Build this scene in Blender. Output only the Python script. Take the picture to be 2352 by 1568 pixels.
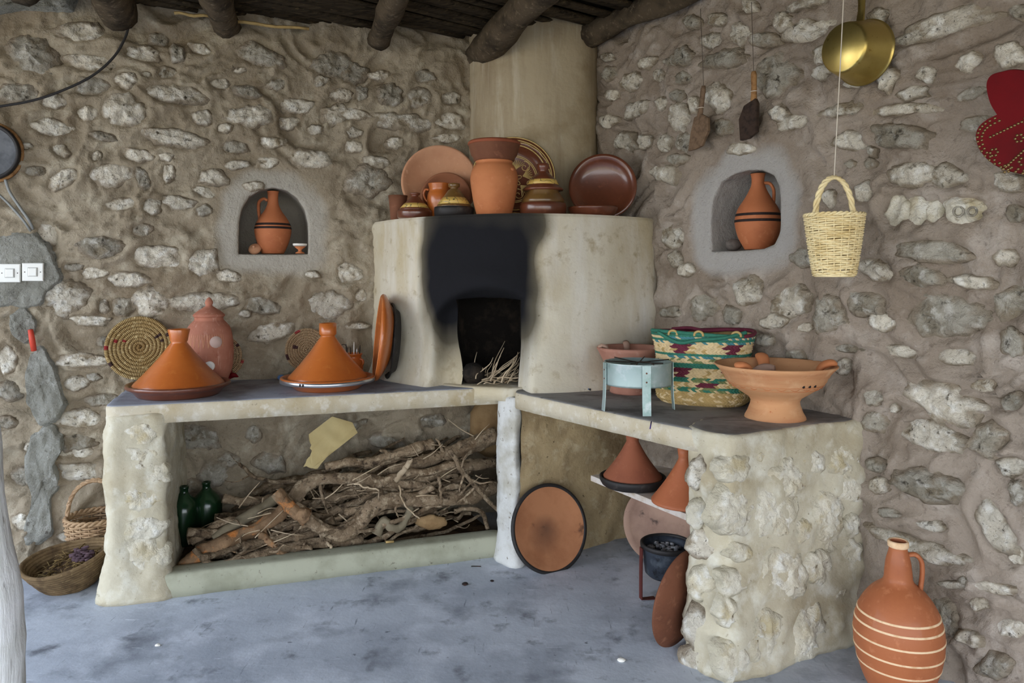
import bpy, math, random
import numpy as np
from mathutils import Vector, Matrix

for o in list(bpy.data.objects):
    bpy.data.objects.remove(o, do_unlink=True)
scene = bpy.context.scene
COL = scene.collection
PI = math.pi

# ------------------------------------------------------------------ camera
F, CX, HZ, CH = 1700.0, 1176.0, 630.0, 1.25      # focal length px, centre column, horizon row, eye height
cam_d = bpy.data.cameras.new('camera')
cam = bpy.data.objects.new('camera', cam_d); COL.objects.link(cam)
cam.location = (0, 0, CH); cam.rotation_euler = (PI/2, 0, 0)
cam_d.sensor_width = 36; cam_d.lens = F/2352*36
cam_d.shift_y = -(784-HZ)/2352
cam_d.clip_start = 0.05
scene.camera = cam

# ------------------------------------------------------------------ light
world = bpy.data.worlds.new('sky'); scene.world = world; world.use_nodes = True
wn = world.node_tree; wn.nodes.clear()
wo = wn.nodes.new('ShaderNodeOutputWorld'); wb = wn.nodes.new('ShaderNodeBackground')
wt = wn.nodes.new('ShaderNodeTexCoord'); ws = wn.nodes.new('ShaderNodeSeparateXYZ'); wr = wn.nodes.new('ShaderNodeValToRGB')
wn.links.new(wt.outputs['Generated'], ws.inputs[0]); wn.links.new(ws.outputs['Z'], wr.inputs[0])
wn.links.new(wr.outputs[0], wb.inputs[0]); wn.links.new(wb.outputs[0], wo.inputs[0])
wr.color_ramp.elements[0].position = 0.0; wr.color_ramp.elements[0].color = (0.86, 0.90, 0.95, 1)
wr.color_ramp.elements[1].position = 0.8; wr.color_ramp.elements[1].color = (0.56, 0.70, 0.95, 1)
wb.inputs[1].default_value = 1.35
sun_d = bpy.data.lights.new('sun', 'SUN'); sun_d.energy = 1.4; sun_d.angle = math.radians(0.6); sun_d.color = (1.0, 0.90, 0.74)
sun = bpy.data.objects.new('sun', sun_d); COL.objects.link(sun)
sun.rotation_euler = (math.radians(-38), 0, math.radians(12))   # high sun from behind the building: the roof keeps it outside
sun.location = (0, 8, 9)
scene.view_settings.view_transform = 'Standard'; scene.view_settings.look = 'None'
scene.view_settings.gamma = 1.0; scene.view_settings.use_curve_mapping = False
scene.view_settings.exposure = 2.12

# ------------------------------------------------------------------ helpers
def C(r, g, b):
    f = lambda c: (c/255/12.92 if c/255 <= .04045 else ((c/255+.055)/1.055)**2.4)
    return (f(r), f(g), f(b), 1)

def _hash(i, j, k):
    n = (i.astype(np.int64)*374761393 + j.astype(np.int64)*668265263 + k.astype(np.int64)*2147483647) & 0xffffffff
    n = ((n ^ (n >> 13))*1274126177) & 0xffffffff
    n = (n ^ (n >> 16))
    return (n & 0xffff)/65535.0
def vnoise(p):
    p = np.asarray(p, float); i = np.floor(p); f = p-i; f = f*f*(3-2*f)
    i = i.astype(np.int64); r = 0
    for dx in (0, 1):
        for dy in (0, 1):
            for dz in (0, 1):
                w = (f[..., 0] if dx else 1-f[..., 0])*(f[..., 1] if dy else 1-f[..., 1])*(f[..., 2] if dz else 1-f[..., 2])
                r = r+w*_hash(i[..., 0]+dx, i[..., 1]+dy, i[..., 2]+dz)
    return r*2-1
def fbm(p, oct=4, gain=.5):
    p = np.asarray(p, float); a = 1; s = 0; t = 0
    for o in range(oct):
        s = s+a*vnoise(p*(2.03**o)+17.3*o); t += a; a *= gain
    return s/t
def sstep(a, b, x):
    t = np.clip((np.asarray(x, float)-a)/(b-a), 0, 1); return t*t*(3-2*t)

class MB:
    """collects vertices and faces of one mesh"""
    def __init__(s): s.v = []; s.f = []; s.al = []; s.n = 0; s.m = []
    def add(s, v, f, al=None, mi=0):
        v = [tuple(map(float, p)) for p in v]
        s.v += v; s.f += [tuple(i+s.n for i in q) for q in f]; s.m += [mi]*len(f)
        s.al += list(al) if al is not None else [0.0]*len(v)
        s.n += len(v); return s
    def build(s, name, material, parent=None, loc=None, rot=None, smooth=True, attrs=None, along=False):
        me = bpy.data.meshes.new(name); me.from_pydata(s.v, [], s.f)
        if smooth: me.polygons.foreach_set('use_smooth', [True]*len(me.polygons))
        if along: attrs = dict(attrs or {}); attrs['along'] = s.al
        for k, a in (attrs or {}).items():
            at = me.attributes.new(k, 'FLOAT', 'POINT'); at.data.foreach_set('value', np.asarray(a, np.float32))
        for m in (material if isinstance(material, (list, tuple)) else [material]): me.materials.append(m)
        if any(s.m): me.polygons.foreach_set('material_index', s.m)
        me.update()
        o = bpy.data.objects.new(name, me); COL.objects.link(o)
        if parent: o.parent = parent
        if loc is not None: o.location = loc
        if rot is not None: o.rotation_euler = rot
        return o

def tag(o, label, cat, group=None, kind=None):
    o['label'] = label; o['category'] = cat
    if group: o['group'] = group
    if kind: o['kind'] = kind
    return o
def thing(name, label, cat, loc=(0, 0, 0), rot=(0, 0, 0), group=None):
    o = bpy.data.objects.new(name, None); COL.objects.link(o); o.empty_display_size = .05
    o.location = loc; o.rotation_euler = rot
    return tag(o, label, cat, group)
def struct(o): o['kind'] = 'structure'; return o

def lathe(prof, seg=48, wob=0, seed=0, sx=1, sy=1):
    """prof: list of (r, z), outside upward then inside downward"""
    v = []; f = []
    rg = random.Random(seed); ph = rg.random()*6
    for (r, z) in prof:
        for k in range(seg):
            a = 2*PI*k/seg
            w = 1+wob*math.sin(2*a+ph+z*9)
            v.append((r*w*math.cos(a)*sx, r*w*math.sin(a)*sy, z))
    n = len(prof)
    for i in range(n-1):
        for k in range(seg):
            k2 = (k+1) % seg
            f.append((i*seg+k, i*seg+k2, (i+1)*seg+k2, (i+1)*seg+k))
    if prof[0][0] > 1e-4: f.append(tuple(range(seg))[::-1])
    if prof[-1][0] > 1e-4: f.append(tuple((n-1)*seg+k for k in range(seg)))
    return v, f
def ring(prof, seg=48):
    """closed turned ring (no caps): the profile runs round the ring's cross-section"""
    v = [(r*math.cos(2*PI*k/seg), r*math.sin(2*PI*k/seg), z) for r, z in prof for k in range(seg)]; n = len(prof)
    return v, [(i*seg+k, i*seg+(k+1) % seg, ((i+1) % n)*seg+(k+1) % seg, ((i+1) % n)*seg+k) for i in range(n) for k in range(seg)]
def spline(pts, n):
    """Catmull-Rom through pts, n samples"""
    P = np.array(pts, float); m = len(P)
    if m == 2: return [tuple(P[0]+(P[1]-P[0])*t) for t in np.linspace(0, 1, n)]
    E = np.vstack([2*P[0]-P[1], P, 2*P[-1]-P[-2]]); out = []
    for t in np.linspace(0, m-1-1e-9, n):
        i = int(t); u = t-i; a, b, c, d = E[i], E[i+1], E[i+2], E[i+3]
        out.append(tuple(.5*((2*b)+(c-a)*u+(2*a-5*b+4*c-d)*u*u+(3*b-a-3*c+d)*u**3)))
    return out
def smooth_prof(pts, n=30): return [(max(r, 0), z) for r, z in spline(pts, n)]
def tube(path, rad, seg=8, closed=False, cap=True, rough=0, seed=0, flat=1.0, twist=0, fib=0):
    P = np.array(path, float); n = len(P)
    R = np.array([rad]*n if np.isscalar(rad) else rad, float)
    T = np.roll(P, -1, 0)-np.roll(P, 1, 0)
    if not closed: T[0] = P[1]-P[0]; T[-1] = P[-1]-P[-2]
    T /= np.linalg.norm(T, axis=1)[:, None]+1e-12
    up = np.array([0, 0, 1.0]) if abs(T[0][2]) < .9 else np.array([1.0, 0, 0])
    N = np.cross(T[0], up); N /= np.linalg.norm(N); V = []; AL = []; L = 0
    for i in range(n):
        N = N-T[i]*np.dot(N, T[i]); N /= np.linalg.norm(N)+1e-12; B = np.cross(T[i], N)
        if i: L += np.linalg.norm(P[i]-P[i-1])
        a = 2*PI*np.arange(seg)/seg+twist*L
        V.append(P[i]+R[i]*(np.cos(a)[:, None]*N+flat*np.sin(a)[:, None]*B)); AL += [L]*seg
    V = np.concatenate(V)
    if rough:
        ctr = np.repeat(P, seg, 0); d = V-ctr
        q = fbm(V*np.array([38, 38, 38])*.9+seed*7.1, 3)
        V = ctr+d*(1+rough*q)[:, None]
    if fib:      # fibres and furrows running along the wood
        al = np.array(AL); aa = np.tile(2*PI*np.arange(seg)/seg, n)
        g_ = vnoise(np.stack([np.cos(aa)*2.6+seed, np.sin(aa)*2.6, al*9], 1))*.6+vnoise(np.stack([np.cos(aa)*6+seed, np.sin(aa)*6, al*16], 1))*.5
        ctr = np.repeat(P, seg, 0); V = ctr+(V-ctr)*(1+fib*g_)[:, None]
    f = []
    for i in range(n if closed else n-1):
        j = (i+1) % n
        for k in range(seg):
            k2 = (k+1) % seg
            f.append((i*seg+k, i*seg+k2, j*seg+k2, j*seg+k))
    if cap and not closed:
        f.append(tuple(range(seg))[::-1]); f.append(tuple((n-1)*seg+k for k in range(seg)))
    return V, f, AL
def box(cx, cy, cz, sx, sy, sz):
    v = [(cx+sx*a/2, cy+sy*b/2, cz+sz*c/2) for a in (-1, 1) for b in (-1, 1) for c in (-1, 1)]
    return v, [(0, 1, 3, 2), (4, 6, 7, 5), (0, 4, 5, 1), (2, 3, 7, 6), (0, 2, 6, 4), (1, 5, 7, 3)]

# a point of the place seen at pixel (u, v) of the photograph: at depth d, on height z, or on a vertical plane
def at(u, v, d): return Vector(((u-CX)/F*d, d, CH-(v-HZ)/F*d))
def onz(u, v, z): return at(u, v, (CH-z)*F/(v-HZ))
def onplane(u, v, P0, n):
    r = np.array([(u-CX)/F, 1, -(v-HZ)/F]); c = np.array([0, 0, CH])
    t = np.dot(np.array(P0)-c, n)/np.dot(r, n); return c+r*t

# ------------------------------------------------------------------ materials
def mat(name, col, rough=.8, layers=(), bump=(), metal=0, spec=.3, coat=0, rnd=0, attrs=(), trans=0):
    m = bpy.data.materials.new(name); m.use_nodes = True; nt = m.node_tree; N = nt.nodes; L = nt.links
    b = N['Principled BSDF']; b.inputs['Roughness'].default_value = rough; b.inputs['Metallic'].default_value = metal
    b.inputs['Specular IOR Level'].default_value = spec; b.inputs['Coat Weight'].default_value = coat
    b.inputs['Coat Roughness'].default_value = .12; b.inputs['Transmission Weight'].default_value = trans
    tc = N.new('ShaderNodeTexCoord'); oi = N.new('ShaderNodeObjectInfo')
    va = N.new('ShaderNodeVectorMath'); va.operation = 'MULTIPLY_ADD'
    va.inputs[1].default_value = (1, 1, 1); L.new(tc.outputs['Object'], va.inputs[0])
    if rnd:
        k = N.new('ShaderNodeMath'); k.operation = 'MULTIPLY'; k.inputs[1].default_value = 37.0
        L.new(oi.outputs['Random'], k.inputs[0]); L.new(k.outputs[0], va.inputs[2])
    def tex(scale, kind, detail=6):
        v = va.outputs[0]
        if isinstance(scale, tuple):
            q = N.new('ShaderNodeVectorMath'); q.operation = 'MULTIPLY'; q.inputs[1].default_value = scale
            L.new(v, q.inputs[0]); v = q.outputs[0]; scale = 1
        if kind == 'along':
            a = N.new('ShaderNodeAttribute'); a.attribute_name = 'along'
            q = N.new('ShaderNodeMath'); q.operation = 'MULTIPLY'; q.inputs[1].default_value = scale*2*PI
            s = N.new('ShaderNodeMath'); s.operation = 'SINE'; L.new(a.outputs['Fac'], q.inputs[0]); L.new(q.outputs[0], s.inputs[0])
            h = N.new('ShaderNodeMath'); h.operation = 'MULTIPLY_ADD'; h.inputs[1].default_value = .5; h.inputs[2].default_value = .5
            L.new(s.outputs[0], h.inputs[0]); return h.outputs[0]
        if kind == 'voronoi':
            t = N.new('ShaderNodeTexVoronoi'); t.inputs['Scale'].default_value = scale; L.new(v, t.inputs['Vector']); return t.outputs['Distance']
        if kind == 'crack':
            t = N.new('ShaderNodeTexVoronoi'); t.feature = 'DISTANCE_TO_EDGE'; t.inputs['Scale'].default_value = scale; L.new(v, t.inputs['Vector']); return t.outputs['Distance']
        if kind in ('wave', 'rings'):
            t = N.new('ShaderNodeTexWave'); t.inputs['Scale'].default_value = scale; t.inputs['Distortion'].default_value = detail
            t.wave_type = 'RINGS' if kind == 'rings' else 'BANDS'; t.bands_direction = 'Z' if kind == 'wave' else t.bands_direction
            t.inputs['Detail'].default_value = 3; L.new(v, t.inputs['Vector']); return t.outputs['Fac']
        t = N.new('ShaderNodeTexNoise'); t.inputs['Scale'].default_value = scale; t.inputs['Detail'].default_value = detail
        t.inputs['Roughness'].default_value = .6; L.new(v, t.inputs['Vector']); return t.outputs['Fac']
    cur = None
    def mix(fac, c):
        nonlocal cur
        x = N.new('ShaderNodeMix'); x.data_type = 'RGBA'; L.new(fac, x.inputs[0])
        if cur is None: x.inputs[6].default_value = col
        else: L.new(cur, x.inputs[6])
        x.inputs[7].default_value = c; cur = x.outputs[2]
    def rng(src, lo, hi, mx=1):
        q = N.new('ShaderNodeMapRange'); q.inputs[1].default_value = lo; q.inputs[2].default_value = hi; q.inputs[4].default_value = mx
        L.new(src, q.inputs[0]); return q.outputs[0]
    for ly in layers:
        scale, c, lo, hi = ly[:4]; kind = ly[4] if len(ly) > 4 else 'noise'; det = ly[5] if len(ly) > 5 else 6; mx = ly[6] if len(ly) > 6 else 1
        mix(rng(tex(scale, kind, det), lo, hi, mx), c)
    for (an, c, lo, hi) in attrs:
        a = N.new('ShaderNodeAttribute'); a.attribute_name = an; mix(rng(a.outputs['Fac'], lo, hi), c)
    if rnd:
        hs = N.new('ShaderNodeHueSaturation'); q = N.new('ShaderNodeMapRange'); L.new(oi.outputs['Random'], q.inputs[0])
        q.inputs[3].default_value = 1-rnd; q.inputs[4].default_value = 1+rnd; L.new(q.outputs[0], hs.inputs['Value'])
        if cur is None: hs.inputs['Color'].default_value = col
        else: L.new(cur, hs.inputs['Color'])
        cur = hs.outputs[0]
    if cur is None: b.inputs['Base Color'].default_value = col
    else: L.new(cur, b.inputs['Base Color'])
    prev = None
    for bp in bump:
        scale, st, dist = bp[:3]; kind = bp[3] if len(bp) > 3 else 'noise'; det = bp[4] if len(bp) > 4 else 8
        n = N.new('ShaderNodeBump'); n.inputs['Strength'].default_value = st; n.inputs['Distance'].default_value = dist
        L.new(tex(scale, kind, det), n.inputs['Height'])
        if prev: L.new(prev, n.inputs['Normal'])
        prev = n.outputs[0]
    if prev: L.new(prev, b.inputs['Normal'])
    return m

M = {}
M['mortar'] = mat('mud_mortar', C(160, 148, 128), .95, [(3, C(130, 116, 96), .42, .68), (9, C(182, 172, 152), .52, .72), (40, C(112, 100, 82), .60, .78), (160, C(200, 192, 178), .68, .76)],
                  [(14, .8, .02), (34, .6, .012), (90, .8, .006)], spec=.1, attrs=[('plaster', C(172, 166, 154), .15, .95)])
M['mortar_right'] = mat('greyish_mud_mortar', C(160, 147, 133), .95, [(3, C(136, 122, 107), .42, .66), (8, C(180, 169, 157), .52, .72), (40, C(112, 101, 91), .60, .78), (160, C(205, 198, 188), .68, .76)],
                  [(14, .8, .02), (34, .6, .012), (90, .8, .006)], spec=.1, attrs=[('plaster', C(172, 168, 162), .15, .95)])
SB = [(16, .9, .02), (60, 1.0, .016), (30, .5, .012, 'voronoi')]
M['stone'] = mat('limestone', C(212, 204, 187), .93, [(9, C(180, 169, 149), .46, .68), (26, C(231, 227, 216), .49, .65), (11, C(152, 138, 116), .56, .66), (30, C(92, 84, 70), .60, .70), (90, C(84, 76, 64), .63, .70)],
                 SB, spec=.12, rnd=.12, attrs=[('edge', C(152, 139, 120), .62, .95)])
M['stone_grey'] = mat('grey_limestone', C(176, 170, 156), .93, [(9, C(140, 131, 114), .44, .64), (26, C(206, 202, 192), .54, .70), (11, C(138, 126, 106), .56, .66), (30, C(78, 72, 62), .58, .70)],
                 SB, spec=.12, rnd=.12, attrs=[('edge', C(148, 135, 117), .58, .95)])
M['stone_cream'] = mat('cream_limestone', C(216, 209, 190), .93, [(7, C(194, 181, 150), .48, .70), (20, C(230, 227, 216), .5, .68), (9, C(196, 182, 148), .57, .66), (34, C(128, 114, 90), .62, .72)],
                 [(14, .8, .016), (60, 1.0, .012)], spec=.12, rnd=.06, attrs=[('edge', C(190, 182, 160), .70, 1.0)])
M['cement'] = mat('grey_cement', C(146, 145, 136), .92, [(6, C(122, 120, 110), .44, .66), (22, C(168, 167, 160), .55, .7), (40, C(96, 92, 84), .62, .72)], [(10, .9, .02), (40, .9, .012), (90, .6, .004)], spec=.15)
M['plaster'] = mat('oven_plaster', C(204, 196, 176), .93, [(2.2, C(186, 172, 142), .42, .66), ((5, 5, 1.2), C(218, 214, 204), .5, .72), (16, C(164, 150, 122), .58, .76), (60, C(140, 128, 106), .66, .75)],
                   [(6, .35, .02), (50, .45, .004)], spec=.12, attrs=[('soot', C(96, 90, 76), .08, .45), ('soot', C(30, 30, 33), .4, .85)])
M['chimney'] = mat('chimney_plaster', C(176, 162, 136), .95, [((6, 6, .8), C(128, 110, 86), .42, .70), ((14, 14, 1.5), C(196, 186, 166), .55, .74), (4, C(148, 132, 104), .5, .7)], [(8, .35, .02), (60, .3, .004)], spec=.1)
M['soot'] = mat('sooty_brick', C(34, 31, 28), .95, [(9, C(58, 50, 42), .5, .7)], [(18, .7, .02)], spec=.1)
M['slab'] = mat('counter_cement', C(196, 186, 164), .9, [(5, C(176, 160, 128), .45, .68), (24, C(212, 206, 192), .52, .7), (50, C(140, 128, 108), .64, .74)], [(10, .4, .012), (70, .5, .004)], spec=.15)
M['slabtop'] = mat('smoked_counter_top', C(150, 148, 146), .82, [(5, C(110, 106, 104), .46, .64), ((4, 18, 4), C(70, 66, 62), .58, .70), (60, C(190, 190, 190), .68, .74)], [(24, .4, .006)], spec=.25)
M['slabtop_l'] = mat('blue_grey_counter_top', C(160, 164, 174), .8, [(6, C(126, 126, 132), .48, .66), (50, C(196, 196, 200), .66, .74)], [(24, .4, .006)], spec=.25)
M['whiteplaster'] = mat('white_flaking_plaster', C(206, 206, 202), .93, [(8, C(176, 172, 160), .46, .66), (40, C(124, 116, 100), .62, .70)], [(14, .6, .012), (60, .5, .005)], spec=.1)
M['pillar'] = mat('pillar_mortar', C(192, 184, 162), .94, [(4, C(168, 156, 130), .44, .66), (14, C(206, 202, 186), .5, .7), (60, C(146, 134, 112), .64, .74)], [(10, .5, .016), (60, .5, .005)], spec=.1)
M['alcove'] = mat('rough_tan_plaster', C(172, 152, 116), .95, [(5, C(142, 122, 92), .44, .66), (18, C(188, 172, 140), .52, .7), (44, C(96, 82, 62), .63, .71)], [(9, .6, .02), (30, .6, .01)], spec=.08)
M['kerb'] = mat('greenish_cement_kerb', C(166, 166, 146), .92, [(6, C(146, 146, 126), .46, .66), (50, C(120, 118, 102), .63, .72)], [(20, .4, .006)], spec=.15)
M['floor'] = mat('trowelled_blue_grey_cement', C(190, 197, 207), .66, [(1.6, C(160, 167, 178), .42, .64), (5, C(206, 212, 222), .5, .7), (3.4, C(134, 140, 150), .54, .70), (8, C(112, 116, 124), .58, .72), ((9, 70, 1), C(214, 220, 228), .64, .72), ((70, 7, 1), C(130, 136, 146), .64, .72), (26, C(92, 96, 104), .66, .74), (120, C(216, 220, 226), .735, .76)],
                 [(9, .3, .01), (80, .3, .002)], spec=.3)
M['ground'] = mat('dry_earth', C(182, 168, 140), .95, [(2, C(160, 142, 114), .45, .65)], [(20, .4, .01)], spec=.1)
M['beam'] = mat('weathered_beam', C(92, 80, 64), .9, [((8, 8, 8), C(58, 50, 40), .45, .65), (40, C(122, 108, 88), .56, .7)], [((30, 30, 30), .7, .01)], spec=.15)
M['slat'] = mat('smoke_dark_reed', C(66, 56, 42), .9, [((2, 60, 60), C(38, 32, 24), .45, .65), ((3, 80, 80), C(98, 84, 60), .58, .7)], [((4, 90, 90), .7, .006)], spec=.15, rnd=.35)
M['roof'] = mat('dark_mud_roof', C(40, 36, 30), .95, [(8, C(26, 24, 20), .45, .65)], [(20, .5, .01)], spec=.05)
M['white_trunk'] = mat('whitewashed_trunk', C(222, 222, 218), .9, [((30, 30, 3), C(150, 140, 124), .54, .66), ((70, 70, 5), C(98, 88, 74), .62, .70), (9, C(236, 236, 236), .5, .7)], [((40, 40, 4), .7, .012), (60, .3, .004)], spec=.15)
def clay(name, a, b, c, rough=.7, coat=0, spec=.3, sc=6): return mat(name, a, rough, [(sc, b, .44, .68), (sc*5, c, .58, .74)], [(60, .12, .003), (220, .2, .001)], spec=spec, coat=coat)
M['glaze'] = clay('amber_glazed_clay', C(182, 100, 42), C(166, 86, 34), C(192, 114, 54), .34, .45, .5)
M['glaze_dark'] = clay('brown_glazed_clay', C(108, 60, 40), C(88, 48, 32), C(124, 74, 52), .3, .5, .5)
M['clay'] = clay('orange_clay', C(192, 122, 78), C(174, 104, 64), C(204, 138, 96), .78)
M['clay_jar'] = clay('speckled_orange_clay', C(166, 98, 60), C(150, 84, 50), C(186, 118, 80), .6, .12)
M['clay_jug'] = clay('red_orange_clay', C(182, 110, 70), C(164, 94, 58), C(194, 124, 84), .72)
M['clay_pale'] = clay('pale_terracotta', C(200, 150, 116), C(184, 132, 100), C(210, 164, 132), .85)
M['clay_pink'] = mat('pink_terracotta', C(174, 118, 98), .88, [(7, C(156, 98, 78), .44, .66), ((60, 60, 8), C(194, 148, 130), .58, .7), (30, C(150, 84, 62), .62, .74)], [(50, .3, .003)], spec=.15)
M['clay_tan'] = mat('tan_terracotta', C(198, 148, 106), .82, [((2, 2, 14), C(182, 124, 86), .46, .64), (12, C(208, 162, 122), .54, .7), (70, C(176, 106, 66), .64, .74)], [((3, 3, 60), .25, .004), (120, .2, .001)], spec=.2)
M['clay_brown'] = clay('brown_unglazed_clay', C(120, 78, 56), C(104, 64, 46), C(136, 90, 66), .85)
M['clay_burnt'] = mat('fire_stained_clay', C(176, 122, 86), .85, [(5, C(154, 102, 70), .44, .66), (9, C(84, 60, 46), .62, .72)], [(40, .3, .004)], spec=.15, attrs=[('burn', C(84, 62, 50), .25, 1.0)])
M['dish_grey'] = mat('dusty_pinkish_clay', C(172, 142, 124), .9, [(5, C(146, 118, 104), .46, .66), (14, C(70, 62, 58), .60, .72)], [(40, .3, .004)], spec=.1)
M['black'] = mat('blackened_rim', C(34, 31, 30), .6, [(30, C(60, 54, 50), .58, .7)], [(60, .3, .003)], spec=.4)
M['bandblack'] = mat('black_slip', C(38, 28, 26), .75, [(30, C(54, 38, 32), .5, .7)])
M['olive'] = clay('olive_brown_glaze', C(112, 84, 44), C(90, 62, 34), C(140, 110, 64), .3, .5, .5)
M['yellow_band'] = mat('yellow_glaze_with_scrolls', C(206, 172, 92), .4, [(26, C(60, 66, 46), .47, .50, 'noise', 1), (26, C(206, 172, 92), .50, .53, 'noise', 1)], coat=.3)
M['slip'] = mat('cream_slip', C(214, 186, 122), .6, [(40, C(190, 160, 98), .5, .7)])
M['slipwhite'] = mat('white_slip', C(228, 196, 158), .7, [(40, C(206, 164, 122), .5, .7)])
M['slip_tan'] = mat('tan_slip', C(216, 138, 82), .5, [(40, C(200, 118, 62), .5, .7)], coat=.2)
M['rust'] = mat('rusted_iron', C(116, 72, 50), .8, [(6, C(90, 54, 38), .42, .64), (24, C(142, 96, 70), .56, .72)], [(40, .4, .004)], spec=.3, metal=.1)
M['galv'] = mat('galvanised_sheet', C(172, 190, 188), .5, [(6, C(140, 166, 160), .44, .62), (22, C(196, 206, 206), .54, .7), (16, C(96, 108, 108), .64, .74)], [(30, .15, .004)], metal=.45, spec=.4)
M['wire'] = mat('dark_wire', C(58, 50, 44), .6, metal=.6)
M['steel'] = mat('bright_steel', C(206, 208, 212), .28, metal=.9)
M['brass'] = mat('brass', C(204, 182, 112), .33, [(5, C(180, 156, 84), .44, .66), (40, C(142, 112, 46), .64, .74)], [(8, .08, .01), (90, .08, .001)], metal=.92)
M['darkmetal'] = mat('blackened_metal', C(52, 50, 50), .55, [(12, C(84, 78, 74), .55, .7)], [(40, .3, .003)], metal=.4)
M['bluemetal'] = mat('sooted_blue_metal', C(58, 64, 74), .55, [(12, C(96, 104, 112), .55, .7), (30, C(30, 30, 32), .55, .7)], [(30, .3, .003)], metal=.3)
M['redmetal'] = mat('rust_red_iron', C(92, 44, 40), .6, [(12, C(60, 34, 34), .5, .7)], metal=.2)
M['wicker'] = mat('pale_peeled_wicker', C(238, 220, 172), .65, [(14, C(214, 188, 130), .46, .68), (80, C(238, 216, 166), .54, .7)], [(120, .2, .001)], spec=.3)
M['wicker_dark'] = mat('weathered_wicker', C(168, 140, 108), .8, [(14, C(128, 100, 74), .46, .66), (80, C(190, 164, 134), .54, .7)], [(120, .2, .001)], spec=.2)
M['coil'] = mat('coiled_straw', C(206, 184, 134), .8, [(7, C(182, 154, 100), .46, .66), (150, C(120, 94, 54), .0, .34, 'along'), (60, C(214, 194, 146), .56, .72)], [(150, .6, .004, 'along'), (80, .4, .002)], spec=.2,
               attrs=[('red', C(136, 44, 44), .4, .6), ('dark', C(62, 44, 40), .4, .6), ('mid', C(124, 96, 56), .1, .9)])
M['coil2'] = mat('faded_coiled_straw', C(208, 188, 152), .8, [(7, C(186, 160, 124), .46, .66), (150, C(136, 108, 80), .0, .34, 'along')], [(150, .6, .004, 'along'), (80, .4, .002)], spec=.2,
               attrs=[('red', C(146, 58, 56), .4, .6), ('dark', C(72, 48, 48), .4, .6)])
M['esparto'] = mat('dark_esparto', C(112, 92, 66), .9, [(20, C(78, 62, 44), .46, .66), (70, C(140, 120, 88), .58, .72)], [((30, 30, 120), .7, .006), (60, .5, .004)], spec=.15)
for n, c in (('natural', (214, 190, 146)), ('green', (52, 116, 96)), ('teal', (70, 126, 132)), ('wine', (104, 38, 56)), ('olive2', (118, 130, 84)), ('straw', (182, 154, 100))):
    M['palm_'+n] = mat('palm_leaf_'+n, C(*c), .75, [(40, tuple(x*.72 for x in C(*c)[:3])+(1,), .46, .7)], [(120, .2, .001)], spec=.3)
M['bark'] = mat('grey_brown_bark', C(140, 121, 98), .92, [(9, C(104, 86, 66), .44, .64), (34, C(178, 160, 134), .52, .68), (26, C(70, 58, 46), .56, .68), (80, C(56, 46, 36), .60, .70)], [(50, 1.0, .016), (18, .8, .018), (120, .8, .005)], spec=.12, rnd=.25)
M['bark_orange'] = mat('split_orange_wood', C(140, 112, 84), .85, [(10, C(108, 86, 64), .42, .60), (12, C(192, 122, 64), .54, .64), (50, C(86, 58, 40), .60, .70)], [((50, 50, 50), .8, .008)], spec=.15)
M['bark_grey'] = mat('smooth_grey_pole', C(126, 116, 96), .9, [(8, C(104, 94, 76), .45, .65), (50, C(90, 80, 64), .62, .72)], [(50, .5, .004)], spec=.12)
M['bark_pale'] = mat('pale_dry_twig', C(182, 164, 138), .9, [(14, C(146, 126, 100), .45, .66)], [(60, .6, .004)], spec=.12, rnd=.2)
M['litter'] = mat('bark_litter', C(84, 66, 48), .95, [(20, C(52, 40, 30), .45, .62), (50, C(124, 100, 74), .6, .72)], [(50, .9, .01)], spec=.08)
M['card'] = mat('embossed_cardboard', C(190, 173, 126), .85, [(5, C(176, 156, 108), .45, .66)], [(7, .35, .008, 'rings', 1)], spec=.15)
M['sack'] = mat('brown_paper_sack', C(146, 120, 86), .9, [(6, C(120, 94, 64), .45, .66)], [(7, .7, .03), (40, .3, .004)], spec=.1)
M['bottle'] = mat('green_bottle_glass', C(34, 74, 44), .2, [(8, C(20, 48, 30), .45, .65)], spec=.6, trans=.55)
M['wood'] = mat('worn_wood', C(158, 118, 76), .75, [((40, 40, 4), C(124, 88, 52), .46, .66)], [((60, 60, 6), .4, .003)], spec=.25)
M['wood_dark'] = mat('charred_wood', C(62, 48, 40), .8, [((40, 40, 4), C(40, 32, 28), .46, .66)], [((60, 60, 6), .5, .004)], spec=.2)
M['wood_grey'] = mat('grey_brown_wood', C(118, 96, 76), .8, [((40, 40, 4), C(92, 74, 58), .46, .66)], [((60, 60, 6), .4, .003)], spec=.2)
M['board'] = mat('whitewashed_board', C(198, 190, 182), .7, [((3, 30, 30), C(172, 156, 138), .46, .68), (9, C(204, 186, 120), .62, .7)], [((4, 60, 60), .3, .003)], spec=.25)
M['plastic'] = mat('white_plastic', C(236, 236, 230), .4, spec=.45)
M['red'] = mat('red_lacquer', C(108, 6, 14), .6, [(5, C(90, 5, 11), .45, .66)], spec=.15)
M['stud'] = mat('brass_stud', C(150, 126, 86), .4, metal=.85)
M['redtube'] = mat('orange_red_plastic', C(196, 70, 52), .5)
M['blue'] = mat('blue_plastic', C(22, 98, 158), .35)
M['bluecloth'] = mat('pale_blue_rag', C(96, 128, 176), .85, [(40, C(66, 92, 140), .5, .7)], [(30, .6, .01)])
M['cable'] = mat('black_cable', C(44, 42, 42), .6)
M['grey_cable'] = mat('grey_conduit', C(136, 138, 136), .6)
M['string'] = mat('cotton_string', C(214, 204, 188), .9)
M['string_dark'] = mat('dark_twine', C(84, 74, 66), .9)
M['griddle'] = mat('dull_grey_griddle', C(92, 94, 98), .55, [(14, C(70, 72, 76), .46, .66)], [(60, .3, .002)], metal=.3)
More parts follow.
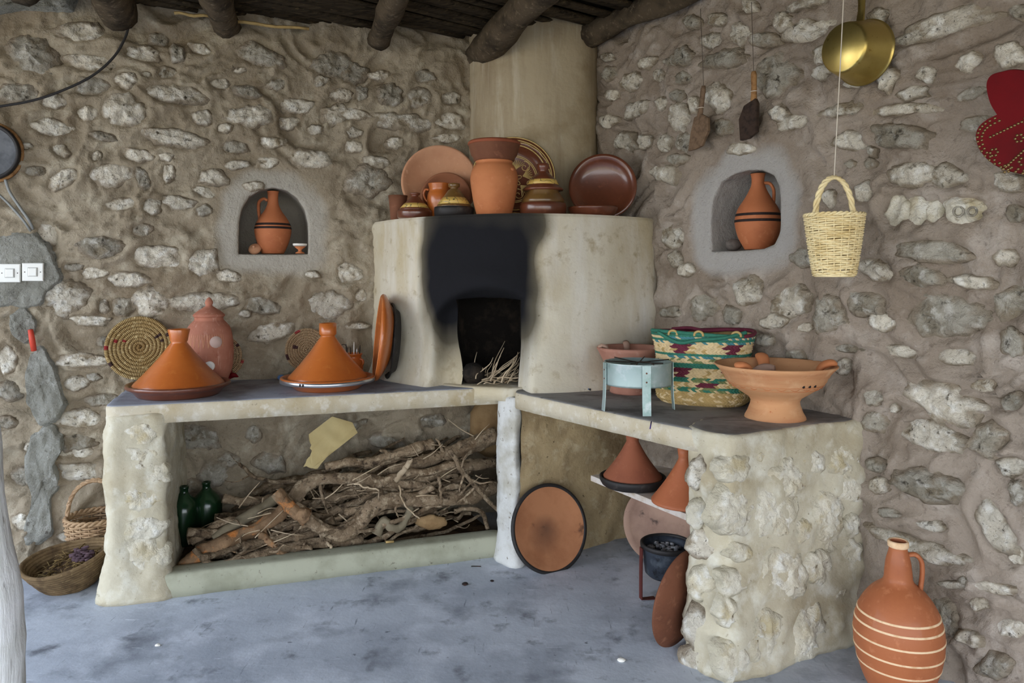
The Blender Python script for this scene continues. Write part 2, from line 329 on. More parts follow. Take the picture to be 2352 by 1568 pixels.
M['pebble'] = mat('dark_pebble', C(108, 100, 94), .8, [(20, C(80, 74, 70), .45, .66)], [(40, .4, .003)])
M['white_slip'] = mat('white_glaze', C(232, 228, 218), .5)
M['dry'] = mat('dried_plants', C(132, 110, 72), .9, [(20, C(92, 72, 50), .45, .66)], spec=.1, rnd=.3)
M['purple'] = mat('dried_purple_plants', C(92, 74, 80), .9, [(20, C(64, 50, 56), .45, .66)], spec=.1)
M['char'] = mat('charcoal', C(36, 30, 28), .9, [(20, C(70, 40, 30), .55, .7)])

# ------------------------------------------------------------------ plan of the place (metres, camera above the origin)
TL = math.atan(.331); eL = np.array([math.cos(TL), math.sin(TL), 0]); nL = np.array([math.sin(TL), -math.cos(TL), 0])     # left wall: along, outward
PL = np.array([0, 3.94, 0.])
KR = .585; eR = np.array([KR, -1, 0])/math.hypot(1, KR); nR = np.array([-1, -KR, 0])/math.hypot(1, KR)                   # right wall: along (towards camera), outward
PR = np.array([1.19, 2.54, 0.])
# corner of the two walls
_A = np.array([[eL[0], -eR[0]], [eL[1], -eR[1]]]); _t = np.linalg.solve(_A, (PR-PL)[:2]); COR = PL+eL*_t[0]
FP = np.array([-1.336, 2.872, 0.]); eF = np.array([.9492, .3147, 0.]); nF = np.array([.3147, -.9492, 0.])                # front of the firewood counter
ZC, ZT = .75, 1.51

# ------------------------------------------------------------------ stones
def stone_mesh(Av, Bv, n, H, seed, seg=44):
    """broken limestone: chipped planes over an angular outline whose edge dips under the mortar"""
    rg = random.Random(seed)
    la, lb = np.linalg.norm(Av), np.linalg.norm(Bv)
    k = rg.randint(5, 8); th = np.linspace(0, 2*PI, seg, endpoint=False)
    r = np.full(seg, 1.3)
    for j in range(k):
        t0 = 2*PI*(j+rg.uniform(-.38, .38))/k; dk = rg.uniform(.78, 1.1); c = np.cos(th-t0)
        r = np.where(c > .2, np.minimum(r, dk/np.maximum(c, .2)), r)
    r = (r+.5*np.roll(r, 1)+.5*np.roll(r, -1))/2
    so = seed*3.77
    r = r*(1.16+.34*fbm(np.stack([np.cos(th)*1.8+so, np.sin(th)*1.8, th*0+so], 1), 4, .6))
    rings = [0, .15, .3, .44, .57, .69, .79, .87, .94, 1.0, 1.08]
    planes = [(rg.uniform(-.7, .7), rg.uniform(-.7, .7), rg.uniform(.95, 1.35)) for _ in range(5)]
    pw = rg.uniform(3.5, 7)
    V = []; E = []
    for i, q in enumerate(rings):
        x = np.cos(th)*r*q; y = np.sin(th)*r*q
        if q == 0: x = x[:1]; y = y[:1]
        h = np.full_like(x, 1.25)
        for (gx, gy, c0) in planes: h = np.minimum(h, c0+gx*x+gy*y)
        h = H*(h-1.25*q**pw)
        P = np.stack([x*la+so, y*lb, x*0+so*.3], 1)
        rough = .013*(.6-np.abs(fbm(P*22, 2))*2.6)+.009*fbm(P*62+3, 3, .65)
        h = h+rough*min(1.0, H/.018)
        if i == len(rings)-1: h = np.full_like(x, -.03)
        V.append(np.outer(x, Av)+np.outer(y, Bv)+np.outer(h, n)); E.append(q+.38*fbm(P*30+7, 3)*(q > .25))
    V = np.concatenate(V); f = []; stone_mesh.edge = np.concatenate(E)
    for s in range(seg): f.append((0, 1+s, 1+(s+1) % seg))
    for i in range(len(rings)-2):
        a = 1+i*seg; b = a+seg
        for s in range(seg): f.append((a+s, b+s, b+(s+1) % seg, a+(s+1) % seg))
    return V, f
STONES = {}
def conv(lst, ox, oy, sc=2.904): return [(ox+q[0]/sc, oy+q[1]/sc, q[2]/sc, q[3]/sc, (q[4] if len(q) > 4 else 0)) for q in lst]
def stone_frames(lst, P0, n):
    out = []
    for (u, v, w, h, a) in lst:
        w *= ZOOM; h *= ZOOM; ca, sa = math.cos(math.radians(a)), math.sin(math.radians(a))
        c = onplane(u, v, P0, n); A = (onplane(u+ca*w/2, v+sa*w/2, P0, n)-onplane(u-ca*w/2, v-sa*w/2, P0, n))/2
        B = (onplane(u-sa*h/2, v+ca*h/2, P0, n)-onplane(u+sa*h/2, v-ca*h/2, P0, n))/2
        out.append((c, A, B))
    return out
def add_stones(frames, n, parent, seed0, mats, hmul=1.0, off=0.0, surf=None):
    for i, (c, A, B) in enumerate(frames):
        rg = random.Random(seed0+i)
        H = max(.010, min(.026, .20*min(np.linalg.norm(A), np.linalg.norm(B))+.006))*hmul*rg.uniform(.8, 1.2)
        nn = n if not callable(n) else n(c)
        V, f = stone_mesh(A, -B, nn, H, seed0+i)
        z = surf(c) if surf else 0
        MB().add(V, f).build('stone', rg.choice(mats), parent, loc=tuple(c+nn*(off+z)), attrs={'edge': stone_mesh.edge})

# left wall: stones as they sit in the photograph (pixel boxes of three enlargements)
ZOOM = 1.12     # the mortar laps over every stone's edge
SL = conv([(210,370,330,240,10),(550,220,310,110,5),(620,420,340,110,8),(960,360,210,100,10),(620,580,230,110),(850,540,140,90,5),(1180,640,350,110,8),(110,620,280,110,5),
 (370,680,150,90),(580,760,120,100,10),(840,740,260,210,10),(350,850,260,100,10),(1170,930,420,110,8),(920,1040,200,80,10),(410,1010,120,60,30),(740,1170,260,120,-5),(430,1200,190,110,-25),
 (960,1190,70,140,-20),(1130,1150,80,110),(1020,1380,120,100),(810,1360,180,80,-5),(1190,1350,200,80,10),(1360,1400,100,70),(1430,1190,180,100,10),(1690,780,250,130,5),(1930,820,120,70),
 (2080,1060,230,110,8),(1780,1090,130,60),(1580,1100,140,60),(1570,980,170,70),(1820,950,140,60),(1730,370,270,130,18),(2230,430,270,170,5),(2280,620,140,80),(1190,370,90,110),(1470,560,130,70),
 (1660,620,170,80,10),(1120,490,130,70),(1990,700,200,90,5),(2250,750,220,110),(1840,560,110,60),(1340,335,130,60,15),(1370,1280,150,60,20),(650,1040,70,70),(1120,1050,80,50),(690,910,160,50,10),
 (1350,790,120,90),(2100,860,110,60),(190,980,90,40),(240,1140,140,60),(980,500,70,40,20),(1600,470,80,40),(1060,260,120,80),(1500,860,90,60),(1690,1240,110,50),(90,1060,110,60),(2140,540,80,60)], 0, 0)
SL += conv([(700,200,270,140),(1050,260,320,150,5),(950,80,120,90),(1370,290,190,150,-20),(870,410,220,100),(640,370,160,60),(490,330,110,50),(440,520,350,190,-5),(690,590,60,90),(830,600,150,110),
 (1000,570,220,160,10),(1360,560,420,130),(1750,590,220,110,10),(2180,570,270,160),(1830,750,270,90,-8),(2090,380,90,50),(1530,390,150,70,5),(2300,370,100,140),(1640,640,70,50),(330,110,110,160,-20),
 (590,680,240,60,5),(560,950,330,80),(500,1110,150,90),(680,1210,230,80,-5),(530,1340,280,120,5),(480,1500,280,110,-5),(60,950,120,170),(60,1140,140,120),(60,1360,120,80),(680,830,70,60),(205,1525,90,60),(620,1060,90,50)], 0, 500)
SL += conv([(80,370,140,110),(110,720,170,40,-3),(140,520,70,80)], 780, 500)
SL += conv([(340,640,150,130),(530,650,140,120,5),(570,510,140,70),(440,820,330,110,5),(740,810,200,110,5),(720,920,160,60),(90,490,150,130),(30,630,90,80),(150,620,80,90),(90,760,190,60),(240,1080,160,80,10),
 (740,660,110,80),(270,500,130,60),(100,880,100,60),(370,950,130,80),(90,980,110,70),(180,1220,260,160)], 780, 0)
SL += conv([(520,160,280,110,3),(160,190,180,130),(500,30,250,80),(440,590,110,50),(170,480,100,90)], 0, 1028)
SLdark = conv([(130,330,150,110),(330,560,190,170),(230,300,260,130,8),(600,280,80,110),(700,480,170,110,5),(160,640,200,90),(1250,240,170,60,-20),(1500,340,240,80,10),(1800,200,160,80),(420,460,140,90)], 380, 900, 2.94)
SR = conv([(880,200,340,150,-12),(1760,180,650,140,-18),(640,500,280,230,-10),(300,400,250,110,-12),(240,270,150,90),(430,220,130,130),(580,260,150,80,-10),(860,30,250,60,-15),(480,40,130,90),(280,130,150,90),
 (60,380,130,120),(60,520,90,80),(40,790,130,170),(300,660,180,190),(330,850,150,100),(70,950,120,130),(450,990,150,80),(1140,730,260,90,-10),(780,820,200,100,-15),(1000,360,130,120,-30),(1000,490,130,90,-25),
 (1170,570,110,40),(1430,530,130,170,20),(1690,500,120,110),(1970,410,170,110,-30),(2240,370,170,150,-20),(1960,630,240,80,-20),(1520,730,380,80,-5),(1510,910,320,150,5),(1170,940,180,110),(1290,1090,80,70),
 (1580,1170,300,160),(1830,1180,230,140),(2010,820,250,100,-8),(2270,1430,130,110),(1270,1290,120,130),(2220,1210,200,120,10),(1350,110,150,100,-20),(1330,1010,50,60),
 (1160,1090,60,50),(700,760,130,90,-20),(1050,1320,90,110),(2030,930,60,50),(150,700,80,100),(2280,80,130,100),(700,140,110,120),(1600,620,200,70,-10),(110,150,110,90)], 1552, 0)
SRcarved = conv([(1480,1400,170,190,10),(1620,1410,130,190,8),(1730,1400,100,140)], 1552, 0)
SRrings = conv([(1930,1400,250,170)], 1552, 0)
SR += conv([(490,490,200,180),(180,590,180,190,20),(80,350,100,80),(390,650,120,110),(780,570,240,190,-10),(680,690,160,90),(1060,640,170,180),(1310,580,220,150,15),(1410,690,150,110,25),(1350,350,240,140,15),
 (1750,230,460,130,5),(1810,660,470,260),(2250,560,230,200,-20),(1660,390,280,110,8),(2000,430,280,80,5),(2210,270,150,120),(1500,890,260,80,8),(1880,930,210,110,5),(1780,1230,480,200,20),(1340,1200,110,90),
 (1460,1270,60,50),(1740,1460,460,180,18),(2100,1470,220,200,-10),(2290,830,130,170),(2260,1230,150,120,-10),(1320,1360,140,120,20),(1100,990,100,90),(800,910,110,70),(1150,870,230,50,5),(30,640,60,50),
 (30,120,80,90),(590,820,140,80),(870,730,90,60),(880,270,150,120),(2060,1120,140,90,10)], 1552, 500)
SR += conv([(1360,110,150,90,5),(1700,250,420,170,15),(2140,530,420,170,58),(2240,120,180,130),(1600,650,560,110,22),(1430,430,130,60,15),(1700,520,200,60,10),(1860,910,190,50),(1800,1130,240,140,60),
 (2150,930,280,70,8),(1940,880,60,70),(2040,1040,120,80),(2150,1440,220,150),(1380,250,120,100),(2290,300,110,160),(1980,1260,150,90,20),(2240,1200,180,120),(2280,720,100,110)], 1552, 1028)
SR += conv([(1950,540,150,110,-10),(1810,490,110,90),(2130,500,90,80),(1815,640,100,70),(2000,730,160,90,-20),(2160,690,70,90),(1800,810,110,80),(2270,780,150,110),(1900,940,130,120),(2060,950,90,80),(2190,960,90,110),(2300,960,100,90),
 (2170,1160,160,120),(2270,1060,120,70),(2260,640,100,80),(1790,380,90,60),(2060,420,110,70,-15),(2230,400,120,70,-15)], 780, 0)
SR += conv([(2230,120,140,140),(2250,280,90,110),(2200,630,150,60)], 780, 500)
SRdark = conv([(700,480,150,80,10),(980,560,120,80)], 1552, 1028)
# pillars
SPR = conv([(390,150,170,150,-30),(580,60,100,80),(770,200,220,240,10),(390,410,230,260,20),(640,440,240,320),(1010,460,160,330,-10),(1170,280,190,170),(850,560,90,130),(450,700,140,100),(720,850,290,340,10),
 (960,790,140,220,-5),(390,900,140,130),(350,1110,120,160),(590,1280,240,360),(880,1260,180,320,10),(1190,700,130,140),(1180,520,100,120),(380,1420,180,230),(1000,1460,130,150),(920,100,110,150),(1120,90,200,170),(1090,1010,100,200)], 1552, 1028)
SPRl = conv([(130,440,130,170),(170,660,200,160,20),(140,170,130,190),(170,910,190,190),(140,1200,150,200),(140,1430,200,190)], 1552, 1028)
SPL = conv([(980,170,220,130),(940,340,180,150,-10),(960,530,220,130,-25),(960,720,250,180,10),(930,-100,180,130),(960,45,150,90)], 0, 1028)
SPL += conv([(860,1000,230,80)], 0, 1028)

# niche outlines (pixels, counter-clockwise from lower left going up)
NICHE_L = [(548,583),(548,545),(549,510),(556,478),(572,452),(598,436),(628,431),(658,437),(683,455),(700,482),(707,512),(708,545),(708,583),(668,584),(628,584),(588,584)]
NICHE_R = [(1634,577),(1631,540),(1631,500),(1636,460),(1654,420),(1684,399),(1716,391),(1748,391),(1774,403),(1788,428),(1792,460),(1792,500),(1789,535),(1776,560),(1752,571),(1690,576)]

def make_wall(name, P0, e, n, s0, s1, z1, material, stones, niche, ndepth, seed):
    """lumpy mud wall: grid over (s, z); one niche let into it"""
    e3 = np.array(e); step = .0115
    no = np.array([[np.dot(onplane(u, v, P0, n)-P0, e3), onplane(u, v, P0, n)[2]] for u, v in NICHE_PX[niche]])
    lo = no.min(0)-.05; hi = no.max(0)+.05
    def axis(a, b, ins):
        g = np.arange(a, b+step/2, step)
        for x in ins: g = g[np.abs(g-x) > step*.55]
        return np.sort(np.concatenate([g, ins]))
    S = axis(s0, s1, [lo[0], hi[0]]); Z = axis(-.03, z1, [lo[1], hi[1]])
    GS, GZ = np.meshgrid(S, Z, indexing='ij')
    Q = np.stack([GS*1.0, GZ, np.full_like(GS, seed)], -1)
    W = np.stack([fbm(Q*3+40, 2), fbm(Q*3+70, 2), np.zeros_like(GS)], -1)*.35
    rid = 1-np.abs(fbm((Q+W)*np.array([5.0, 8.5, 1])+5, 2))*2.6
    d = .030*fbm(Q*2.3, 3)+.022*rid+.016*fbm((Q+W)*np.array([13, 19, 1])+2, 3)+.010*(.5-np.abs(fbm((Q+W)*np.array([26, 34, 1]), 2))*2)+.009*fbm(Q*46, 3, .6)
    n1_, n2_ = fbm(Q*16+3, 2), fbm(Q*8+11, 2)
    for (c, A, B) in stones:
        s = np.dot(c-P0, e3); z = c[2]; R_ = 1.9*(np.linalg.norm(A)+np.linalg.norm(B))+.02
        i0, i1 = np.searchsorted(S, [s-R_, s+R_]); j0, j1 = np.searchsorted(Z, [z-R_, z+R_]); W_ = np.s_[i0:i1, j0:j1]
        a2 = np.array([np.dot(A, e3), A[2]]); b2 = np.array([np.dot(B, e3), B[2]])
        det = a2[0]*b2[1]-a2[1]*b2[0]; x = GS[W_]-s; y = GZ[W_]-z
        q = np.sqrt(((x*b2[1]-y*b2[0])/det)**2+((y*a2[0]-x*a2[1])/det)**2)*(1+.16*n1_[W_])
        d[W_] *= 1-.30*(1-sstep(.7, 1.3, q))
        d[W_] += .012*np.exp(-((q-1.36)/.24)**2)*sstep(-.25, .5, n2_[W_])-.014*(1-sstep(.7, 1.15, q))
    # smooth plaster round the niche
    dist = np.full_like(GS, 9.0)
    for i in range(len(no)):
        p, r = no[i], no[(i+1) % len(no)]; t = np.clip(((GS-p[0])*(r-p)[0]+(GZ-p[1])*(r-p)[1])/np.dot(r-p, r-p), 0, 1)
        dist = np.minimum(dist, np.hypot(GS-p[0]-t*(r-p)[0], GZ-p[1]-t*(r-p)[1]))
    rect = np.maximum(np.maximum(lo[0]-GS, GS-hi[0]), np.maximum(lo[1]-GZ, GZ-hi[1]))
    d = d*sstep(0, .10, rect)
    plaster = 1-sstep(.05, .13, dist+.03*fbm(Q*9, 2))
    inside = (GS >= lo[0]-1e-6) & (GS <= hi[0]+1e-6) & (GZ >= lo[1]-1e-6) & (GZ <= hi[1]+1e-6)
    V = P0+GS[..., None]*e3+GZ[..., None]*np.array([0, 0, 1])+d[..., None]*n
    ns, nz = GS.shape; idx = np.arange(ns*nz).reshape(ns, nz); f = []
    ins4 = inside[:-1, :-1] & inside[1:, :-1] & inside[:-1, 1:] & inside[1:, 1:]
    flip = np.dot(np.cross(e3, [0, 0, 1]), n) > 0
    a, b, c2, d2 = idx[:-1, :-1][~ins4], idx[1:, :-1][~ins4], idx[1:, 1:][~ins4], idx[:-1, 1:][~ins4]
    q = np.stack([a, b, c2, d2], 1) if flip else np.stack([a, d2, c2, b], 1)
    mb = MB(); mb.add(V.reshape(-1, 3), q.tolist()); pl = list(plaster.reshape(-1))
    # niche patch
    m = 96; cl = np.vstack([no, no[:1]]); L = np.concatenate([[0], np.cumsum(np.linalg.norm(np.diff(cl, axis=0), axis=1))])
    tt = np.linspace(0, L[-1], m, endpoint=False); O = np.stack([np.interp(tt, L, cl[:, 0]), np.interp(tt, L, cl[:, 1])], 1)
    cen = (lo+hi)/2; R = []
    for p in O:
        v = p-cen; k = min((hi[0]-cen[0])/max(abs(v[0]), 1e-9), (hi[1]-cen[1])/max(abs(v[1]), 1e-9)); R.append(cen+v*k)
    R = np.array(R)
    # make sure the rectangle's corners are hit
    for cx_ in (lo[0], hi[0]):
        for cz_ in (lo[1], hi[1]):
            j = np.argmin(np.hypot(R[:, 0]-cx_, R[:, 1]-cz_)); R[j] = (cx_, cz_)
    rows = [(0, 0), (.4, 0.001), (.75, .001), (.93, -.001), (1.0, -.010), (1.03, -.03), (1.02, -ndepth*.6), (.98, -ndepth*.95), (.75, -ndepth), (.4, -ndepth)]
    PV = []
    oc = O.mean(0)
    for (k, dep) in rows:
        if k <= 1.0 and dep > -.02: X = R+(O-R)*k
        else: X = oc+(O-oc)*(k if dep < -.02 else 1)
        pv = P0+X[:, :1]*e3+X[:, 1:]*np.array([0, 0, 1])
        nz_ = .004*fbm(np.concatenate([X*14, np.full((m, 1), dep*20)], 1), 2) if dep != 0 else np.zeros(m)
        PV.append(pv+(dep+nz_)[:, None]*n)
    PV = np.concatenate(PV+[(P0+oc[0]*e3+oc[1]*np.array([0, 0, 1])-ndepth*n)[None]])
    pf = []
    for i in range(len(rows)-1):
        for k in range(m):
            pf.append((i*m+k, (i+1)*m+k, (i+1)*m+(k+1) % m, i*m+(k+1) % m))
    for k in range(m): pf.append(((len(rows)-1)*m+k, len(rows)*m, (len(rows)-1)*m+(k+1) % m))
    mb.add(PV, pf)
    for (k, dep) in rows: pl += [1.0]*m if dep < -.005 else list(1-sstep(.05, .13, np.linalg.norm(R+(O-R)*k-O, axis=1)+.03*fbm(np.concatenate([(R+(O-R)*k)*9, np.full((m, 1), seed*9)], 1), 2)))
    pl += [1.0]
    o = mb.build(name, material, attrs={'plaster': pl}); struct(o)
    def surf(c):
        i = min(max(int(np.searchsorted(S, np.dot(c-P0, e3))), 0), ns-1); j = min(max(int(np.searchsorted(Z, c[2])), 0), nz-1)
        return float(np.clip(d[i, j]+.016, -.01, .035))
    return o, surf
NICHE_PX = {'L': NICHE_L, 'R': NICHE_R}
fL = stone_frames(SL, PL, nL); fLd = stone_frames(SLdark, PL, nL)
fR = stone_frames(SR, PR, nR); fRc = stone_frames(SRcarved, PR, nR); fRr = stone_frames(SRrings, PR, nR); fRd = stone_frames(SRdark, PR, nR)
# a sparser scatter beyond the frame so that the walls go on as they do in view
def scatter(P0, e, s0, s1, z0, z1, n, seed, frames):
    rg = random.Random(seed); out = []
    tries = 0
    while len(out) < n and tries < 4000:
        tries += 1
        s, z = rg.uniform(s0, s1), rg.uniform(z0, z1); w, h = rg.uniform(.03, .085), rg.uniform(.02, .05)
        c = np.array(P0)+s*np.array(e)+np.array([0, 0, z])
        if all(np.linalg.norm(c-q[0]) > .55*(np.linalg.norm(q[1])+w)+.55*(np.linalg.norm(q[2])+h)+.02 for q in frames+out):
            a = rg.uniform(-.3, .3); ee = np.array(e); zz = np.array([0, 0, 1.])
            out.append((c, (ee*math.cos(a)+zz*math.sin(a))*w, (-ee*math.sin(a)+zz*math.cos(a))*-h))
    return out
fL2 = scatter(PL, eL, -3.9, -2.75, .05, 2.35, 55, 5, fL); sR = np.dot(COR-PR, eR)
fR2 = scatter(PR, eR, .56, 3.2, .05, 2.5, 110, 6, fR)
wall_left, surfL = make_wall('wall_left', PL, eL, nL, -4.2, _t[0]+.05, 2.56, M['mortar'], fL+fLd+fL2, 'L', .34, 1.3)
wall_right, surfR = make_wall('wall_right', PR, eR, nR, sR-.05, 4.4, 2.56, M['mortar_right'], fR+fRc+fRr+fRd+fR2, 'R', .26, 8.1)  # carried on unseen past the camera to block light from the right
ST = [M['stone'], M['stone'], M['stone_grey']]
add_stones(fL, nL, wall_left, 1000, ST, surf=surfL); add_stones(fLd, nL, wall_left, 2000, [M['stone_grey']], surf=surfL); add_stones(fL2, nL, wall_left, 2500, ST, surf=surfL)
add_stones(fR, nR, wall_right, 3000, ST, surf=surfR); add_stones(fRd, nR, wall_right, 3600, ST, surf=surfR); add_stones(fR2, nR, wall_right, 3700, ST, surf=surfR)
add_stones(fRc, nR, wall_right, 4000, [M['stone_cream']], .8, surf=surfR)
# the stone with two rings cut into it
c, A, B = fRr[0]; H = .02
V, f = stone_mesh(A, -B, nR, H, 4100); cs = MB().add(V, f).build('stone', M['stone_cream'], wall_right, loc=tuple(c+nR*surfR(c)))
for du, rr in ((.0, .0145), (.040, .0125)):
    p0 = np.array(A)/np.linalg.norm(A)*(du)+nR*(H+.006)+np.array([0, 0, -.006])
    loop_ = [p0+rr*(math.cos(t)*eR*1.0+math.sin(t)*np.array([0, 0, 1.])) for t in np.linspace(0, 2*PI, 24, endpoint=False)]
    MB().add(*tube(loop_, .0035, 6, closed=True)).build('carved_ring', M['stone_grey'], cs)

# grey cement patches over the cable chase in the left wall
def patch(poly, thick, seed, parent=wall_left, P0=PL, n=nL, e=eL):
    P = spline(poly+[poly[0]], 60)[:-1]; pts = np.array([onplane(u, v, P0, n) for u, v in P]); c = pts.mean(0)
    pts = c+(pts-c)*(1+.14*fbm(pts*26+seed, 3))[:, None]
    V = [c[None]+n*(thick*1.1)]; rings = (.12, .24, .36, .48, .59, .69, .78, .86, .93, .97, 1.0)
    for k in rings:
        q = c+(pts-c)*k
        h = (thick+.010)*(1 if k < .97 else .5)+.014*fbm(q*12+seed, 3)+.010*(.4-np.abs(fbm(q*24+seed, 2)))+.008*fbm(q*50+seed, 3)
        V.append(q+h[:, None]*n)
    V.append(c+(pts-c)*1.01-n*.03); V = np.concatenate(V); m = len(pts)
    f = [(0, 1+(k+1) % m, 1+k) for k in range(m)]
    for i in range(len(rings)): f += [(1+i*m+k, 1+i*m+(k+1) % m, 1+(i+1)*m+(k+1) % m, 1+(i+1)*m+k) for k in range(m)]
    MB().add(V-c, f).build('cement_patch', M['cement'], parent, loc=tuple(c))
patch([(-40,560),(60,525),(110,560),(135,600),(145,640),(120,670),(95,700),(60,712),(20,705),(-40,700)], .030, 1)
patch([(25,720),(60,705),(85,735),(80,770),(60,790),(30,760)], .028, 2)
patch([(62,850),(80,800),(100,785),(125,830),(145,890),(155,930),(130,965),(95,970),(70,930),(62,890)], .034, 3)
patch([(75,1000),(110,970),(135,985),(150,1020),(130,1060),(140,1110),(120,1150),(125,1220),(85,1250),(55,1230),(75,1150),(60,1080)], .028, 4)
patch([(-60,-30),(150,-30),(172,22),(120,28),(40,22),(-60,34)], .05, 5)

# ------------------------------------------------------------------ floor and ground
fl = MB(); fl.add(*box(0, 1.6, -.04, 9.0, 5.6, .08)); floor = struct(fl.build('floor', M['floor'], smooth=False))
gr = MB(); gr.add(*box(0, -7, -.09, 40, 36, .06)); g = gr.build('ground', M['ground'], smooth=False); struct(g)

# ------------------------------------------------------------------ ceiling: mud roof, reeds, round beams
EAVE, WEST = -1.8, -3.2  # unseen roof edges, pushed outward to hold back sky light
def roofz(y): return -max(0.0, 2.7-y)*.12      # slope added out of view, to keep sky light off the upper walls
rf = MB(); rp = [(y, 2.54+roofz(y)) for y in (EAVE-.1, 2.7, 4.9)]
rf.add([(x, y, z+h) for x in (WEST, 4.6) for h in (0, .10) for y, z in rp], [(0, 1, 7, 6), (1, 2, 8, 7), (3, 9, 10, 4), (4, 10, 11, 5), (0, 3, 4, 1), (1, 4, 5, 2), (6, 7, 10, 9), (7, 8, 11, 10), (0, 6, 9, 3), (2, 5, 11, 8)]); ceiling = struct(rf.build('ceiling', M['roof'], smooth=False))
def clip_line(p, d):
    """parameter range of the line inside walls and eave"""
    lo, hi = -9, 9
    for (P0, n) in ((PL, nL), (PR, nR), (np.array([0, EAVE, 0]), np.array([0, 1., 0])), (np.array([WEST, 0, 0]), np.array([1., 0, 0]))):
        k = np.dot(d, n); q = np.dot(p-P0, n)
        if abs(k) < 1e-6: continue
        t = -q/k
        if k > 0: lo = max(lo, t)
        else: hi = min(hi, t)
    return lo, hi
rg = random.Random(77)
sd = np.array([1.43, 1, 0])/math.hypot(1.43, 1); sn = np.array([-sd[1], sd[0], 0])
q = -3.4
while q < 4.6:
    w = rg.uniform(.016, .036); q += w
    a = rg.uniform(-.02, .02); d = sd*math.cos(a)+sn*math.sin(a); p = COR*0+sn*q+np.array([0, 0, 0])
    lo, hi = clip_line(p, d)
    if hi-lo > .15:
        zz = 2.50-rg.uniform(0, .018)
        n_ = 18; path = [p+d*(lo+.02+(hi-lo-.04)*t)+sn*.010*math.sin(t*7+q*9)+np.array([0, 0, zz+.006*math.sin(t*9+q*13)]) for t in np.linspace(0, 1, n_)]
        path = [r_+np.array([0, 0, roofz(r_[1])]) for r_ in path]
        MB().add(*tube(path, w*.95, 7, flat=.6, rough=.15, seed=q)).build('reed', M['slat'], ceiling)
    q += w*.85
bd = np.array([-.331, 1, 0])/math.hypot(1, .331)
def beam(u, v, r, z, length, seed):
    """round pole whose end is let into the left wall where the photograph shows it"""
    e0 = at(u, v, (z-CH)*F/(HZ-v)); e0 = np.array(e0); p1 = e0-bd*length
    path = [e0+bd*.05+(p1-e0-bd*.05)*t+np.array([.02*math.sin(t*5+seed), 0, .015*math.sin(t*7+seed)]) for t in np.linspace(0, 1, 22)]
    path = [r_+np.array([0, 0, roofz(r_[1])]) for r_ in path]
    MB().add(*tube(path, [r*(1+.08*math.sin(i*.9+seed)) for i in range(22)], 14, rough=.18, seed=seed)).build('beam', M['beam'], ceiling)
for (u, v, r, L, s) in ((258, 25, .080, 1.6, 1), (513, 72, .062, 1.8, 2), (872, 85, .055, 2.0, 3), (1095, 135, .075, 2.2, 4), (60, -40, .07, 1.5, 5)):
    beam(u, v, r, 2.405, L, s)
p0 = onplane(1345, 100, PR+nR*.05, nR); p1 = p0+eR*2.4
beam_path = [p0-eR*.05+(p1-p0)*t+nR*(.02+.02*math.sin(t*8))+np.array([0, 0, .015*math.sin(t*6+1)+.03*t]) for t in np.linspace(0, 1, 26)]
beam_path = [r_+np.array([0, 0, roofz(r_[1])]) for r_ in beam_path]
MB().add(*tube(beam_path, [.058+.008*math.sin(i*1.1) for i in range(26)], 14, rough=.18, seed=9)).build('beam', M['beam'], ceiling)
# loose pale reed splinters at the wall head
for (a, b) in (((400, 30), (480, 46)), ((535, 50), (710, 82))):
    A0 = np.array(onplane(*a, PL+nL*.10, nL)); B0 = np.array(onplane(*b, PL+nL*.10, nL)); A0[2] = B0[2] = min(2.47, max(A0[2], B0[2]))
    MB().add(*tube([A0+(B0-A0)*t+np.array([0, 0, .004*math.sin(9*t)]) for t in np.linspace(0, 1, 8)], .013, 7, flat=.5, rough=.3)).build('splinter', M['palm_straw'], ceiling)

# ------------------------------------------------------------------ masonry helpers
def resample(poly, step, closed=True):
    P = np.array(poly, float); out = []
    n = len(P)
    for i in range(n if closed else n-1):
        a, b = P[i], P[(i+1) % n]; k = max(1, int(np.linalg.norm(b-a)/step))
        out += [a+(b-a)*j/k for j in range(k)]
    if not closed: out.append(P[-1])
    return np.array(out)
def pnormals(P):
    t = np.roll(P, -1, 0)-np.roll(P, 1, 0); n = np.stack([t[:, 1], -t[:, 0]], 1); return n/(np.linalg.norm(n, axis=1)[:, None]+1e-9)
def ccw(poly):
    P = np.array(poly); a = np.sum(P[:, 0]*np.roll(P[:, 1], -1)-np.roll(P[:, 0], -1)*P[:, 1]); return [tuple(p) for p in (P if a > 0 else P[::-1])]
def prism(poly, z0, z1, step=.03, amp=.01, flare=0, seed=0, smooth=2, freq=7, edge=.012):
    P = resample(ccw(poly), step)
    for _ in range(smooth): P = (P*2+np.roll(P, 1, 0)+np.roll(P, -1, 0))/4
    N = pnormals(P); m = len(P); nz = max(2, int((z1-z0)/step)); V = []
    zs = list(np.linspace(z0, z1-edge, nz))+[z1-edge*.3, z1, z1]
    ins = [0]*nz+[-edge*.3, -edge, -edge*3]
    for z, k in zip(zs, ins):
        Q = np.concatenate([P, np.full((m, 1), z)], 1)
        d = amp*fbm(Q*freq+seed*9.7, 3)+amp*.55*fbm(Q*freq*3.4+seed, 3, .6)+flare*max(0, 1-(z-z0)/.22)**2+k
        V.append(np.concatenate([P+N*d[:, None], np.full((m, 1), z)], 1))
    V = np.concatenate(V); r = len(zs); f = []
    for i in range(r-1): f += [(i*m+k, i*m+(k+1) % m, (i+1)*m+(k+1) % m, (i+1)*m+k) for k in range(m)]
    f.append(tuple((r-1)*m+k for k in range(m))); f.append(tuple(range(m))[::-1])
    return V, f, m
